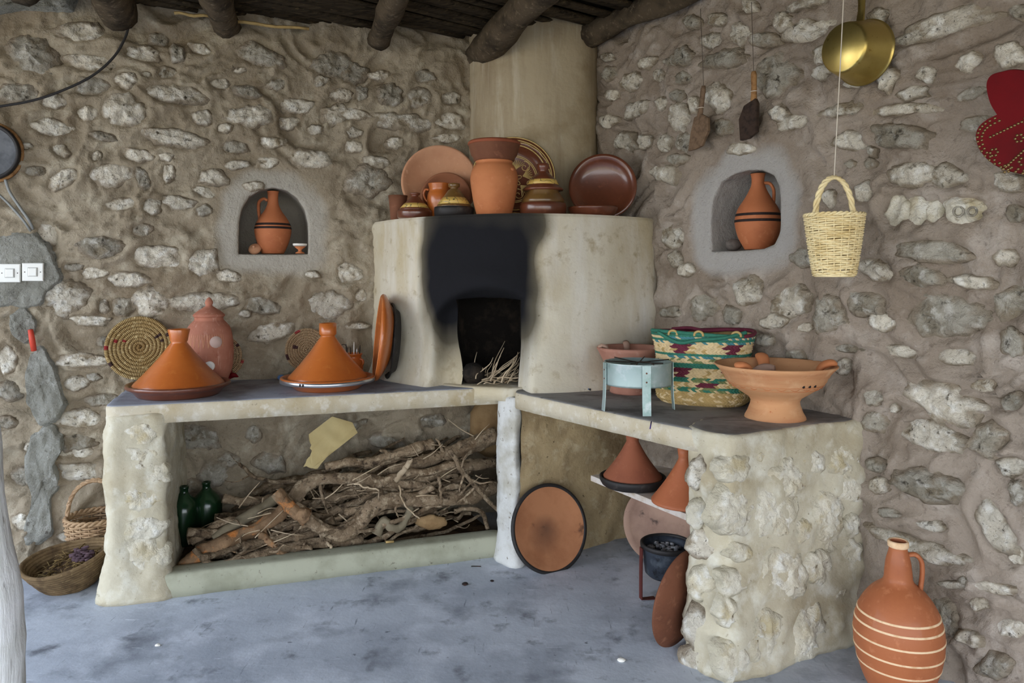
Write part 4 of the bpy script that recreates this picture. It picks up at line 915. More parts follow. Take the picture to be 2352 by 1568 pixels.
tr2 = coil_tray(at(506, 818, 3.43), nL+np.array([0, 0, .10]), .108, 8, M['coil2'], 'small faded coiled tray half hidden behind the clay urn', [(6.0, .95, .1, 1), (5.3, .85, .1, 1), (.6, .95, .1, 0)], 2)
coil_tray(at(706, 802, 3.55), nL+np.array([0, 0, .10]), .110, 9, M['coil2'], 'small pale coiled tray leaning behind the banded tagine', [(2.1, .95, .12, 1), (3.5, .95, .1, 0), (2.9, .55, .12, 0)], 3)
for i, (x, y, a) in enumerate(((.030, -.106, .5), (.058, -.094, -.3))):
    V, f, _ = tube(spline([(x-.022, y-.004, .022), (x, y+.006, .030), (x+.022, y+.012*math.sin(a), .024)], 10), [.003, .008, .011, .012, .012, .011, .010, .008, .005, .002], 8, flat=.35); MB().add(V, f).build('red_tassel', M['red'], tr2)
k = 3.31/F; t = thing('clay_urn', 'tall pinkish clay urn with domed lid, white tap ring and pale sticker', 'urn', base(480, ZC, 3.31))
UR = sc([(38, 0), (40, 3), (42, 18), (50, 40), (53, 70), (52, 105), (47, 132), (38, 146), (32, 152), (31, 160)], k); up_ = smooth_prof(UR, 36)
MB().add(*lathe(up_+[(max(r-.007, .004), z) for r, z in reversed(up_[-8:])], 52)).build('body', M['clay_pink'], t)
l = MB().add(*lathe(sc([(30, 158), (33, 160), (35, 163), (33, 166), (26, 172), (14, 180), (8, 184), (7, 187), (9, 191), (8, 196), (4, 202), (0, 205)], k), 44)).build('lid', M['clay_pink'], t)
fd = np.array([.15, -.985, 0]); 
for (zz, a, r, nm, mt) in ((52, -1.16, 10.5, 'tap_ring', M['plastic']), ):
    rr = float(np.interp(zz*k, [p[1] for p in up_], [p[0] for p in up_])); n_ = np.array([math.cos(a), math.sin(a), 0])
    MB().add(*lathe(sc([(3, 6), (5, 2), (7, 1), (10.5, 2), (11.5, -1), (11, -6)], k), 24)).build(nm, mt, t, loc=tuple(n_*rr+np.array([0, 0, zz*k])), rot=orient(n_))
n_ = np.array([math.cos(-.90), math.sin(-.90), 0]); zz = 105; rr = float(np.interp(zz*k, [p[1] for p in up_], [p[0] for p in up_]))
MB().add(*lathe(sc([(0, 1.0), (13, .6), (13.2, -1.5)], k), 28)).build('sticker', mat('pale_sticker', C(206, 180, 170), .7), t, loc=tuple(n_*(rr+.0006)+np.array([0, 0, zz*k])), rot=orient(n_))
inc = MB()
for j in range(11):
    a = -2.6+j*.2
    for da, zA, zB in ((-.06, 122, 92), (.06, 122, 92)):
        pts = []
        for q in np.linspace(0, 1, 6):
            z_ = (zA+(zB-zA)*q)*k; r_ = float(np.interp(z_, [p[1] for p in up_], [p[0] for p in up_])); aa = a+da*(1-q); pts.append((r_*math.cos(aa), r_*math.sin(aa), z_))
        inc.add(*tube(pts, .0011, 5))
inc.build('incised_rays', M['clay_pale'], t)
k = 3.47/F; t = thing('cutlery_pot', 'small glazed pot with ring handles holding cutlery behind the banded tagine', 'pot', base(810, ZC, 3.47))
cp = smooth_prof(sc([(17, 0), (20, 8), (24, 30), (24, 45), (20, 54), (20, 58), (23, 64)], k), 24)
MB().add(*lathe(cp+[(max(r-.005, .004), z) for r, z in reversed(cp[-8:])]+[(0, .03)], 36)).build('body', M['glaze'], t)
for a in (-.5, 2.6): MB().add(*handle([(22*k, 0, 52*k), (30*k, 0, 50*k), (31*k, 0, 42*k), (24*k, 0, 36*k)], 2.6*k)).build('handle', M['glaze'], t, rot=(0, 0, a))
b0 = np.array(base(810, ZC, 3.47))
for i, (dx, dz, m_, nm, cat, lab) in enumerate(((-13, 86, 'darkmetal', 'spoon', 'spoon', 'dark spoon at the left of the cutlery pot'), (-4, 78, 'wire', 'fork', 'fork', 'short dark fork in the middle of the cutlery pot'), (3, 90, 'plastic', 'knife', 'knife', 'white-handled knife standing in the cutlery pot'), (9, 76, 'steel', 'spoon', 'spoon', 'short steel spoon in the cutlery pot'), (15, 82, 'darkmetal', 'fork', 'fork', 'dark fork at the right of the cutlery pot'))):
    path = [b0+np.array([dx*.4*k, .004*(i-2), 12*k]), b0+np.array([dx*k*.9, .004*(i-2), 50*k]), b0+np.array([dx*k*1.1, .004*(i-2), dz*k])]
    tag(MB().add(*tube(spline(path, 12), [.003]*8+[.0045, .0055, .005, .003], 8, flat=.5)).build(nm, M[m_]), lab, cat)
# wire whisk like loops behind the second tagine
lp = [b0+np.array([-22*k+9*k*math.cos(w), .01, 70*k+14*k*math.sin(w)]) for w in np.linspace(-1.4, 4.4, 24)]
tag(MB().add(*tube(lp, .0018, 6)).build('wire_whisk', M['wire']), 'dark wire loop sticking up behind the banded tagine', 'whisk')
tp = leaning('glazed_plate', 'large amber plate with rosette standing on edge against the oven', 'plate', at(868, 774, 3.40), (-.965, -.235, .10), dishprof(.200, .045, .012, .6, .022), M['glaze'])
ro = MB()
for r, z in ((.193, .0015), (.183, .0012)): ro.add(*flat_ring(r, z, .0018, .0015 if r < .19 else 0))
for r in (.10, .035): ro.add(*flat_ring(r, -.0445, .0022))
for j in range(8):
    a = 2*PI*j/8; ro.add(*tube([(.066*math.cos(a)+.030*math.cos(w)*math.cos(a)-.018*math.sin(w)*math.sin(a), .066*math.sin(a)+.030*math.cos(w)*math.sin(a)+.018*math.sin(w)*math.cos(a), -.0445) for w in np.linspace(0, 2*PI, 22, endpoint=False)], .002, 5, closed=True))
ro.build('rosette', M['slip_tan'], tp)
leaning('iron_pan', 'black round pan standing between the amber plate and the oven', 'pan', at(893, 782, 3.47), (-.955, -.28, .08), dishprof(.178, .03, .006, .8, .006), M['black'])
tag(lump_obj('blue_rag', onz(645, 866, ZC+.012), .014, M['bluecloth'], 5, (1.2, .8, .9)), 'crumpled pale blue rag left of the banded tagine', 'cloth')

# ------------------------------------------------------------------ right counter
# big footed brazier
k = 2.57/F; t = thing('clay_brazier', 'large footed tan clay brazier with three pierced holes', 'brazier', base(1780, ZC, 2.57))
bp = [(66, 0), (68, 2), (67, 7), (61, 18), (55, 34), (54, 42), (58, 50), (80, 64), (100, 78), (111, 90), (114, 99), (117, 101), (119, 106), (126, 114), (135, 123), (134, 126), (128, 125), (118, 112), (106, 98), (70, 70), (0, 60)]
MB().add(*lathe(sc(bp, k), 72, .006)).build('body', M['clay_tan'], t)
for a, nm in ((-2.55, 'pot_rest'), (-.25, 'pot_rest'), (1.5, 'pot_rest')):
    n_ = np.array([math.cos(a), math.sin(a), 0]); V, f, _ = tube(spline([tuple(n_*132*k+np.array([0, 0, 128*k])), tuple(n_*118*k+np.array([0, 0, 131*k])), tuple(n_*100*k+np.array([0, 0, 122*k])), tuple(n_*88*k+np.array([0, 0, 100*k]))], 14), [.010, .016, .020, .022, .023, .024, .024, .024, .023, .022, .021, .020, .018, .016], 12, flat=.55); MB().add(V, f).build(nm, M['clay'], t)
fz = lambda z: float(np.interp(z, [p[1] for p in bp[:15]], [p[0] for p in bp[:15]]))
for q in (-1.35, -1.205, -1.06):
    r_ = fz(88)*k; MB().add(*lathe([(0, .0015), (.0045, .001), (.0045, -.004)], 14)).build('vent_hole', M['char'], t, loc=(r_*math.cos(q)*1.002, r_*math.sin(q)*1.002, 88*k), rot=orient((math.cos(q), math.sin(q), -.3)))
for z_, wv in ((84, 0), (80, .35), (75, 0)):
    MB().add(*tube([((fz(z_)*k+.0004)*math.cos(a), (fz(z_)*k+.0004)*math.sin(a), (z_+6*wv*math.sin(22*a))*k) for a in np.linspace(0, 2*PI, 180, endpoint=False)], .0011, 5, closed=True)).build('incised_line', M['clay'], t)
c0 = np.array(base(1780, ZC, 2.57))
o = MB().add(*tube(spline([c0+np.array([-.080, .02, 92*k]), c0+np.array([-.05, .0, 112*k]), c0+np.array([-.012, -.03, 118*k])], 10), [.012, .017, .018, .018, .018, .018, .018, .017, .015, .010], 12, rough=.1)).build('clay_stub', M['dish_grey'])
tag(o, 'short greyish clay stub lying in the large brazier bowl', 'clay piece')
# low clay brazier behind the tin stove
k = 3.14/F; t = thing('clay_brazier', 'dusty pink clay brazier standing behind the tin stove', 'brazier', base(1448, ZC, 3.14))
MB().add(*lathe(sc([(46, 0), (48, 3), (45, 14), (39, 26), (40, 34), (50, 48), (62, 72), (66, 80), (74, 96), (77, 102), (74, 105), (68, 103), (58, 84), (40, 60), (0, 52)], k), 60, .008)).build('body', clay('dusty_pink_clay', C(168, 120, 102), C(150, 102, 86), C(182, 142, 126), .9), t)
for a in (PI+.15, -.15, 1.57): 
    n_ = np.array([math.cos(a), math.sin(a), 0]); V, f, _ = tube([tuple(n_*r*k+np.array([0, 0, z*k])) for r, z in ((76, 105), (68, 109), (58, 106), (52, 92))], [.009, .014, .015, .012], 10, flat=.6); MB().add(V, f).build('pot_rest', M['dish_grey'], t)
# tin stove on three strip legs
c0 = np.array(base(1465, ZC, 2.745)); t = thing('tin_stove', 'galvanised tin ring stove on three strip legs', 'stove', tuple(c0))
R = .123; z0, z1 = .098, .178
MB().add(*lathe([(R-.004, z0), (R, z0-.003), (R+.001, z0+.004), (R, z1-.004), (R+.002, z1), (R-.003, z1+.001), (R-.004, z0+.02), (R-.03, z0+.012), (0, z0+.010)], 56, .012)).build('ring', M['galv'], t)
for a in (-1.50, -2.95, .05):
    n_ = np.array([math.cos(a), math.sin(a), 0]); tg = np.array([-math.sin(a), math.cos(a), 0]); w = .0155; th = .0025; V = []
    for (ro_, zz) in ((R+.010, 0), (R+.006, .05), (R+.004, .10), (R+.004, z1-.002)):
        for sg, oo in ((-1, 0), (1, 0), (1, th), (-1, th)): V.append(n_*(ro_+oo)+tg*w*sg+np.array([0, 0, zz]))
    f = [(i*4+j, i*4+(j+1) % 4, i*4+4+(j+1) % 4, i*4+4+j) for i in range(3) for j in range(4)]+[(3, 2, 1, 0), (12, 13, 14, 15)]
    lg = MB().add(V, f).build('leg', M['galv'], t, smooth=False)
    for zz in (.118, .150): MB().add(*lathe([(0, .0015), (.003, .001), (.0032, -.001)], 10)).build('rivet', M['rust'], lg, loc=tuple(n_*(R+.0068)+np.array([0, 0, zz])), rot=orient(n_))
wi = MB()
for a in (.2, 1.2, 2.2): wi.add(*tube(spline([(R*math.cos(a), R*math.sin(a), z1+.004), (0, .01*math.sin(a*9), z1-.004), (-R*math.cos(a), -R*math.sin(a), z1+.004)], 9), .0022, 6))
wi.add(*tube(spline([(-.03+.005, -R-.004, z1+.004), (-.02, -R+.01, z1+.010), (.02, -R+.012, z1+.010), (.036, -R-.003, z1+.002)], 10), .0026, 6))
wi.build('wire_grate', M['wire'], t)
# woven palm basket
rg = random.Random(8)
cb = np.array(base(1621, ZC, 2.90))+np.array([-.012, 0, 0]); t = thing('palm_basket', 'palm-leaf basket woven in green, wine and natural bands', 'basket', tuple(cb), (0, 0, math.radians(-24)))
HB = .272
def bk(a, z):
    """oval body of the basket, bulging a little"""
    q = z/HB; ax = .168+.022*q+.006*math.sin(q*7); ay = .108+.016*q; e = 2.6
    ca, sa = math.cos(a), math.sin(a); rr = (abs(ca)**e+abs(sa)**e)**(-1/e)
    bot = min(1, .90+q*1.6) if q < .0625 else 1
    return np.array([ax*rr*ca*bot, ay*rr*sa*bot, z])
N_, Rr = 84, 15; hrow = HB/Rr
mats_ = ['natural', 'green', 'teal', 'wine', 'olive2', 'straw']; mid_ = {n: i for i, n in enumerate(mats_)}
pal = MB(); inner = MB()
def band_colour(row, i, half):
    f = row
    if f <= 2: return 'straw' if rg.random() < .8 else 'natural'
    if f in (3, 5, 8, 10, 13): return rg.choice(['olive2', 'green', 'green', 'natural']) if f < 6 else ('green' if (half or f == 8) else rg.choice(['teal', 'natural']))
    if f in (4, 7, 12, 11, 6): 
        ph = (i-(1 if f in (6, 11) else 0)+(7 if f == 4 else 0)) % 14
        if ph < (3 if f in (6, 11) else 5): return 'wine'
        return 'natural' if rg.random() < .8 else 'straw'
    if f == 14: return 'green' if half else rg.choice(['teal', 'natural'])
    return 'natural' if rg.random() < .75 else 'olive2'
for row in range(Rr):
    for half in (0, 1):
        z0 = row*hrow+half*hrow/2; z1 = z0+hrow/2*1.1
        for i in range(N_):
            a0 = 2*PI*i/N_; da = 2*PI/N_; sl = da*(.9 if half else -.9); P = []
            for (ua, uz, up) in ((0, 0, .0), (.5, 0, .0035), (1, 0, .0), (0, .5, .003), (.5, .5, .0065), (1, .5, .003), (0, 1, .0), (.5, 1, .0035), (1, 1, .0)):
                z = z0+(z1-z0)*uz; a = a0+da*.98*ua+sl*uz; p = bk(a, min(z, HB)); nn = np.array([p[0]/.17**2, p[1]/.11**2, 0]); nn /= np.linalg.norm(nn)+1e-9
                P.append(p+nn*up)
            pal.add(P, [(0, 1, 4, 3), (1, 2, 5, 4), (3, 4, 7, 6), (4, 5, 8, 7)], mi=mid_[band_colour(row, i, half)])
V = [bk(2*PI*i/60, z)*np.array([.97, .96, 1]) for z in (.004, HB*.5, HB) for i in range(60)]
inner.add(V, [(j*60+i, j*60+60+i, j*60+60+(i+1) % 60, j*60+(i+1) % 60) for j in range(2) for i in range(60)]+[tuple(range(60))[::-1]]); inner.build('lining', M['palm_straw'], t)
pw_ = pal.build('plaited_body', [M['palm_'+n] for n in mats_], t); pw_['kind'] = 'stuff'
for nm, m_, a0, a1 in (('rim_binding', 'palm_green', 2.6, 5.6), ('rim_binding', 'palm_wine', 5.6, 8.9)):
    MB().add(*tube([bk(a, HB)+np.array([0, 0, .003+.006*math.sin(a*2)]) for a in np.linspace(a0, a1, 60)], .0075, 9, rough=.12, seed=2)).build(nm, M[m_], t)
strap = [bk(3.9, HB)+np.array([0, -.012, .004]), bk(4.35, HB-.030)+np.array([0, -.014, 0]), bk(4.75, HB-.018)+np.array([0, -.016, 0]), bk(5.2, HB-.008)+np.array([0, -.014, 0]), bk(5.7, HB)+np.array([.0, -.008, .012])]
MB().add(*tube(spline(strap, 40), .007, 9, rough=.1, seed=4)).build('handle', M['palm_green'], t)
strap = [bk(2.3, HB)+np.array([0, .0, .004]), bk(1.9, HB)+np.array([0, -.05, .012]), bk(1.55, HB)+np.array([0, -.07, .004]), bk(1.1, HB)+np.array([0, -.05, .010]), bk(.8, HB)+np.array([.0, 0, .004])]
MB().add(*tube(spline(strap, 40), .007, 9, rough=.1, seed=4)).build('handle', M['palm_wine'], t)
for a in (4.25, 4.75, 5.45):
    p = bk(a, HB); MB().add(*tube([p+np.array([.016*math.cos(w), -.006, .014*math.sin(w)]) for w in np.linspace(-.3, PI+.3, 16)], .0045, 7, rough=.2)).build('loop', M['palm_straw'], t)
# blue lighter
p = onz(1341, 894, ZC+.006); t = thing('lighter', 'small blue plastic lighter on the counter beside the oven', 'lighter', p, (0, 0, -.25))
MB().add(*tube([(-.028, 0, 0), (-.026, 0, 0), (.020, 0, 0), (.022, 0, 0)], [.003, .006, .006, .005], 12)).build('body', M['blue'], t)
MB().add(*tube([(.022, 0, 0), (.030, 0, 0), (.031, 0, 0)], [.005, .005, .003], 12)).build('cap', M['cable'], t)
o = MB().add(*tube([onz(1493, 984, ZC-.012)+Vector((0, -.002, 0)), onz(1496, 968, ZC+.002)], .002, 6)).build('pen_mark', mat('violet_ink', C(60, 40, 120), .7)); o.parent = tc_
# ------------------------------------------------------------------ alcove under the right counter
A0 = np.array(onz(1357, 1097, ZS)); A1 = np.array([.63, 2.475, ZS]); V = []
B0 = A0+np.array([.30, .16, 0]); B1 = np.array([.96, 2.86, ZS])
bo = MB(); poly = [A0, A1, B1, B0]; v = [tuple(p+np.array([0, 0, -.012])) for p in poly]+[tuple(p+np.array([0, 0, .010])) for p in poly]
bo.add(v, [(3, 2, 1, 0), (4, 5, 6, 7), (0, 1, 5, 4), (1, 2, 6, 5), (2, 3, 7, 6), (3, 0, 4, 7)])
o = bo.build('shelf_board', M['board'], smooth=False); tag(o, 'worn whitewashed shelf board under the right counter', 'shelf')
pd = leaning('clay_dish', 'round clay dish with black rim leaning in the alcove', 'dish', at(1264, 1213, 3.155), (.46, -.84, .26), dishprof(.182, .032, .010, .5, .010), M['clay_burnt'], attrs='burn')
MB().add(*ring([(.172, -.026), (.184, -.012), (.1855, -.004), (.184, .002), (.172, .0025), (.169, -.004)], 64)).build('rim', M['black'], pd)
leaning('clay_dish', 'dusty pinkish dish leaning at the back of the alcove', 'dish', (at(1508, 1200, 3.20).x, 3.20, .168), (-.55, -.78, .18), dishprof(.160, .03, .010, .78, .010), M['dish_grey'])
c0 = np.array([.600, 2.87, 0]); t = thing('iron_brazier', 'sooty iron charcoal pot on flat legs in the alcove', 'brazier', tuple(c0))
MB().add(*lathe([(.070, .085), (.084, .098), (.094, .19), (.098, .205), (.094, .207), (.088, .19), (.084, .172), (0, .170)], 44, .01)).build('bowl', M['bluemetal'], t)
MB().add(*ring([(.094, .192), (.101, .196), (.102, .210), (.097, .214), (.092, .210)], 44)).build('rim', M['darkmetal'], t)
for a in (-2.9, -1.2, .6):
    n_ = np.array([math.cos(a), math.sin(a), 0]); tg = np.array([-n_[1], n_[0], 0]); V = []
    for (r_, zz) in ((.104, .200), (.106, .10), (.106, .004), (.050, .004)):
        nn = np.array([0, 0, -.004]) if r_ < .1 else n_*.004
        for sg, oo in ((-1, 0), (1, 0), (1, 1), (-1, 1)): V.append(n_*r_+tg*.012*sg+nn*oo+np.array([0, 0, zz]))
    MB().add(V, [(i*4+j, i*4+(j+1) % 4, i*4+4+(j+1) % 4, i*4+4+j) for i in range(3) for j in range(4)]+[(3, 2, 1, 0), (12, 13, 14, 15)]).build('leg', M['redmetal'], t, smooth=False)
as_ = MB(); rg = random.Random(3)
for i in range(60):
    r_ = .075*math.sqrt(rg.random()); a = rg.random()*6.28; V, f = box(r_*math.cos(a), r_*math.sin(a), .174+rg.random()*.014, .014, .010, .010); as_.add(V, f)
o = as_.build('ash', mat('grey_ash', C(176, 176, 178), .95, [(30, C(120, 120, 124), .45, .6)]), t); o['kind'] = 'stuff'
leaning('iron_plate', 'big rusty iron plate propped behind the stone pillar', 'plate', (.562, 2.485, .166), (-.70, .68, .12), dishprof(.164, .02, .006, .7, .006), M['rust'])

# ------------------------------------------------------------------ hanging things on the right wall
def wall_pt(u, v, off, P0=PR, n=nR): return np.array(onplane(u, v, P0+n*off, n))
# wooden paddles: outline in the wall's own plane
def paddle(pix, off, th, grip, m_blade, m_grip, label, string):
    c = wall_pt(*pix[0], off); t = thing('wooden_paddle', label, 'paddle', tuple(c), orient(nR), group='wooden paddles hung on the right wall')
    M3 = np.array(orient(nR).to_matrix()); loc = lambda p: (np.array(p)-c) @ M3
    pts = [loc(wall_pt(u, v, off))[:2] for u, v in pix]; m = len(pts); P = np.array(pts); ctr = P.mean(0)
    V = []
    for z, k_ in ((-th/2, .94), (-th/2*.6, 1), (th/2*.6, 1), (th/2, .94)): V += [tuple(ctr+(p-ctr)*k_)+(z,) for p in P]
    f = [(i*m+j, i*m+(j+1) % m, i*m+m+(j+1) % m, i*m+m+j) for i in range(3) for j in range(m)]+[tuple(range(m))[::-1], tuple(3*m+j for j in range(m))]
    if np.sum(P[:, 0]*np.roll(P[:, 1], -1)-np.roll(P[:, 0], -1)*P[:, 1]) < 0: f = [q[::-1] for q in f]
    MB().add(V, f).build('blade', m_blade, t, smooth=False)
    g0, g1 = loc(wall_pt(*grip[0], off)), loc(wall_pt(*grip[1], off)); gm = (g0+g1)/2
    MB().add(*tube(spline([tuple(g0), tuple(gm+np.array([.002, 0, 0])), tuple(g1)], 12), [.014, .0135, .013, .0125, .012, .012, .0115, .012, .012, .0125, .012, .009], 12, flat=.75)).build('grip', m_grip, t)
    for q in (.35,): MB().add(*tube([tuple(g0+(g1-g0)*q+np.array([.0135*math.cos(w), 0, .0105*math.sin(w)])) for w in np.linspace(0, 2*PI, 14, endpoint=False)], .0015, 5, closed=True)).build('binding', M['string'], t)
    s0, s1 = loc(wall_pt(*grip[1], off)), loc(wall_pt(*string, off+.02)); MB().add(*tube([tuple(s0), tuple((s0+s1)/2), tuple(s1)], .0012, 5)).build('cord', M['string_dark'], t)
paddle([(1597, 270), (1613, 262), (1628, 270), (1629, 300), (1614, 335), (1598, 343), (1583, 347), (1588, 310)], .07, .018, ((1606, 275), (1616, 197)), M['wood_grey'], M['wood_grey'], 'grey-brown wooden paddle with short grip, left of the pair', (1609, 20))
paddle([(1712, 243), (1737, 226), (1741, 235), (1740, 303), (1722, 318), (1703, 323), (1700, 275)], .07, .022, ((1731, 235), (1731, 164)), M['wood_dark'], M['wood'], 'charred dark paddle with pale bamboo grip, right of the pair', (1726, 5))
# brass saucepan, mouth towards the wall
c = wall_pt(1984, 121, .055); t = thing('brass_pan', 'shiny brass saucepan hanging upside against the right wall', 'pan', tuple(c), orient(nR))
Rp = .106; MB().add(*lathe([(0, .112), (.076, .112), (.080, .109), (.084, .100), (Rp-.004, .008), (Rp, .0), (Rp+.003, -.002), (Rp, -.004), (Rp-.008, .004), (.080, .096), (0, .104)], 72)).build('bowl', M['brass'], t)
V = []
for (y, w, z) in ((.085, .018, .030), (.105, .013, .018), (.14, .011, .012), (.26, .012, .008), (.36, .015, .004), (.40, .012, .004)):
    for sx_, sz_ in ((-1, -1), (1, -1), (1, 1), (-1, 1)): V.append((w*sx_, y, z+.0035*sz_))
MB().add(V, [(i*4+j, i*4+(j+1) % 4, i*4+4+(j+1) % 4, i*4+4+j) for i in range(5) for j in range(4)]+[(3, 2, 1, 0), (20, 21, 22, 23)]).build('handle', M['brass'], t)
# hanging wicker basket
def wicker(t, prof, stakes, rows, r_w, r_s, material, sx=1, sy=1):
    """prof(q) -> (radius, z), q from 0 at the base to 1 at the rim"""
    for i in range(stakes):
        a = 2*PI*i/stakes; MB_ST.add(*tube([(prof(q)[0]*math.cos(a)*sx, prof(q)[0]*math.sin(a)*sy, prof(q)[1]) for q in np.linspace(0, 1, 8)], r_s, 5))
    wv = MB(); rgx = random.Random(stakes)
    for j in range(rows):
        q = (j+.5)/rows; R0, z = prof(q); n = stakes*4; p = []
        jit = rgx.uniform(-.25, .25)*r_w
        for i in range(n):
            a = 2*PI*i/n; w = math.cos(a*stakes/2+PI*j)*(r_w*.75+r_s*.5); p.append(((R0+w)*math.cos(a)*sx, (R0+w)*math.sin(a)*sy, z+jit+.0012*math.sin(5*a+j)))
        wv.add(*tube(p, r_w, 5, closed=True))
    o = wv.build('weave', material, t); o['kind'] = 'stuff'; o = MB_ST.build('stakes', material, t); o['kind'] = 'stuff'
d = 2.36; k = d/F; cz_ = at(1916, 637, d); t = thing('wicker_basket', 'pale wicker basket hanging from a string before the right wall', 'basket', cz_, (0, 0, .3))
pf = lambda q: ((42+21*q**.8)*k, (3+140*q)*k)
MB_ST = MB(); wicker(t, pf, 22, 30, 2.5*k, 1.7*k, M['wicker'])
MB().add(*lathe(sc([(0, 1), (42, 1), (44, 4), (42, 7), (0, 7)], k), 36)).build('base', M['wicker'], t)
rm = MB()
for s_ in (0, 1): rm.add(*tube([((63+2.2*math.cos(a*16+s_*PI))*k*math.cos(a), (63+2.2*math.cos(a*16+s_*PI))*k*math.sin(a), (143+2.6*math.sin(a*16+s_*PI))*k) for a in np.linspace(0, 2*PI, 160, endpoint=False)], 2.6*k, 6, closed=True))
rm.build('rim', M['wicker'], t)
hd = MB()
for s_ in (0, 1, 2):
    p = []
    for w in np.linspace(0, 1, 70):
        a = PI*w; x = -44*math.cos(a)*(1-.10*math.sin(a)); z = 130+100*math.sin(a)**.8; ph = w*26+s_*2.09; p.append(((x+3.6*math.cos(ph))*k, 3.6*math.sin(ph)*k, (z+2*math.sin(ph))*k))
    hd.add(*tube(p, 3.9*k, 6))
hd.build('handle', M['wicker'], t, rot=(0, 0, -.3))
h0 = np.array(at(1916, 404, d)); h1 = np.array(at(1948, -120, 2.30)); h1[2] = 2.43
tag(MB().add(*tube(spline([tuple(h0), tuple((h0+h1)/2+np.array([.002, 0, 0])), tuple(h1)], 14), .0017, 6)).build('string', M['string']), 'thin white string holding up the hanging wicker basket', 'string')
# red studded bellows
pix = [(2300,265),(2285,240),(2277,212),(2276,190),(2286,173),(2310,165),(2340,160),(2372,166),(2392,188),(2396,215),(2386,244),(2368,268),(2398,285),(2424,318),(2430,352),(2418,385),(2390,408),(2352,402),(2310,390),(2278,370),(2258,345),(2250,318),(2256,296),(2272,280)]
c = wall_pt(2335, 285, .05); M3 = np.array(orient(nR).to_matrix()); t = thing('bellows', 'red wooden bellows with brass studs hanging at the right edge', 'bellows', tuple(c), orient(nR))
P = np.array([((wall_pt(u, v, .05)-c) @ M3)[:2] for u, v in pix]); P = np.array([p[:2] for p in spline([tuple(q)+(0,) for q in P]+[tuple(P[0])+(0,)], 90)[:-1]]); m = len(P); V = []; cc = P.mean(0)
for z, k_ in ((-.02, .99), (.020, .99), (.026, .97)): V += [tuple(cc+(p-cc)*k_)+(z,) for p in P]
f = [(i*m+j, i*m+(j+1) % m, i*m+m+(j+1) % m, i*m+m+j) for i in range(2) for j in range(m)]+[tuple(range(m))[::-1], tuple(2*m+j for j in range(m))]
if np.sum(P[:, 0]*np.roll(P[:, 1], -1)-np.roll(P[:, 0], -1)*P[:, 1]) < 0: f = [q[::-1] for q in f]
MB().add(V, f).build('board', M['red'], t, smooth=False)
st = MB(); hemi = [(.0042, 0), (.0040, .0018), (.0026, .0034), (0, .004)]
spots = []
ang = [(u, v) for u, v in pix[11:]]+[pix[0]]
low = spline([tuple(((wall_pt(u, v, .05)-c) @ M3)[:2])+(0,) for u, v in ang], 60); lc = np.mean([q[:2] for q in low], 0)
for i, q in enumerate(low):
    for k_ in (.92, .80):
        if (i % 2 == 0) == (k_ > .9): spots.append(lc+(np.array(q[:2])-lc)*k_)
for j in range(6): 
    for fc_ in ((-.045, -.01), (.02, .02), (.03, -.045), (-.012, -.06)): spots.append(lc+np.array(fc_)+.010*np.array([math.cos(j*PI/3), math.sin(j*PI/3)]))
for w in np.linspace(0, 1, 12):
    spots.append(lc+np.array([-.055+.10*w, .035+.035*w])); spots.append(lc+np.array([-.02+.07*w, -.06+.06*w]))
for sp in spots:
    v, f = lathe(hemi, 8); st.add([(x+sp[0], y+sp[1], z+.0255) for x, y, z in v], f)
o = st.build('studs', M['stud'], t); o['kind'] = 'stuff'

# ------------------------------------------------------------------ left wall: switches, cables, griddle
for (u0, v0, u1, v1, lab) in ((0, 606, 48, 648, 'white light switch at the left edge of the wall'), (52, 604, 101, 645, 'white light switch, the right one of the two')):
    c = wall_pt((u0+u1)/2, (v0+v1)/2, .048, PL, nL); t = thing('light_switch', lab, 'switch', tuple(c), orient(nL))
    w = abs(np.dot(wall_pt(u1, v0, .048, PL, nL)-wall_pt(u0, v0, .048, PL, nL), eL)); h = (v1-v0)/F*c[1]
    def bev(w, h, z0, z1, b): 
        V = [(sx_*w/2, sy_*h/2, z0) for sx_, sy_ in ((-1, -1), (1, -1), (1, 1), (-1, 1))]+[(sx_*w/2, sy_*h/2, z1-b) for sx_, sy_ in ((-1, -1), (1, -1), (1, 1), (-1, 1))]+[(sx_*(w/2-b), sy_*(h/2-b), z1) for sx_, sy_ in ((-1, -1), (1, -1), (1, 1), (-1, 1))]
        return V, [(3, 2, 1, 0)]+[(i*4+j, i*4+(j+1) % 4, i*4+4+(j+1) % 4, i*4+4+j) for i in range(2) for j in range(4)]+[(8, 9, 10, 11)]
    MB().add(*bev(w, h, -.03, .010, .003)).build('plate', M['plastic'], t, smooth=False)
    MB().add(*bev(w*.46, h*.5, .0, .0115, .0005)).build('rocker_frame', M['grey_cable'], t, smooth=False)
    MB().add(*bev(w*.42, h*.46, .0, .016, .003)).build('rocker', M['plastic'], t, smooth=False)
    for sg in (-1, 1): MB().add(*lathe([(.0022, .009), (.0022, .0108), (0, .0108)], 10)).build('screw', M['wire'], t, loc=(sg*w*.37, 0, 0))
def wall_cable(name, pix, r, material, label, cat, off=.04):
    tag(MB().add(*tube(spline([tuple(wall_pt(u, v, o_, PL, nL)) for (u, v), o_ in zip(pix, off if isinstance(off, list) else [off]*len(pix))], 44), r, 8)).build(name, material), label, cat)
wall_cable('electric_cable', [(298, 48), (288, 85), (262, 130), (215, 172), (150, 205), (70, 232), (-40, 250)], .0055, M['cable'], 'black electric cable curving down the upper left wall', 'cable', .06)
wall_cable('grey_cable', [(12, 412), (22, 440), (45, 475), (66, 505), (76, 526)], .006, M['grey_cable'], 'grey cable running down to the cement patch, upper one', 'cable', [.05, .04, .045, .045, .02])
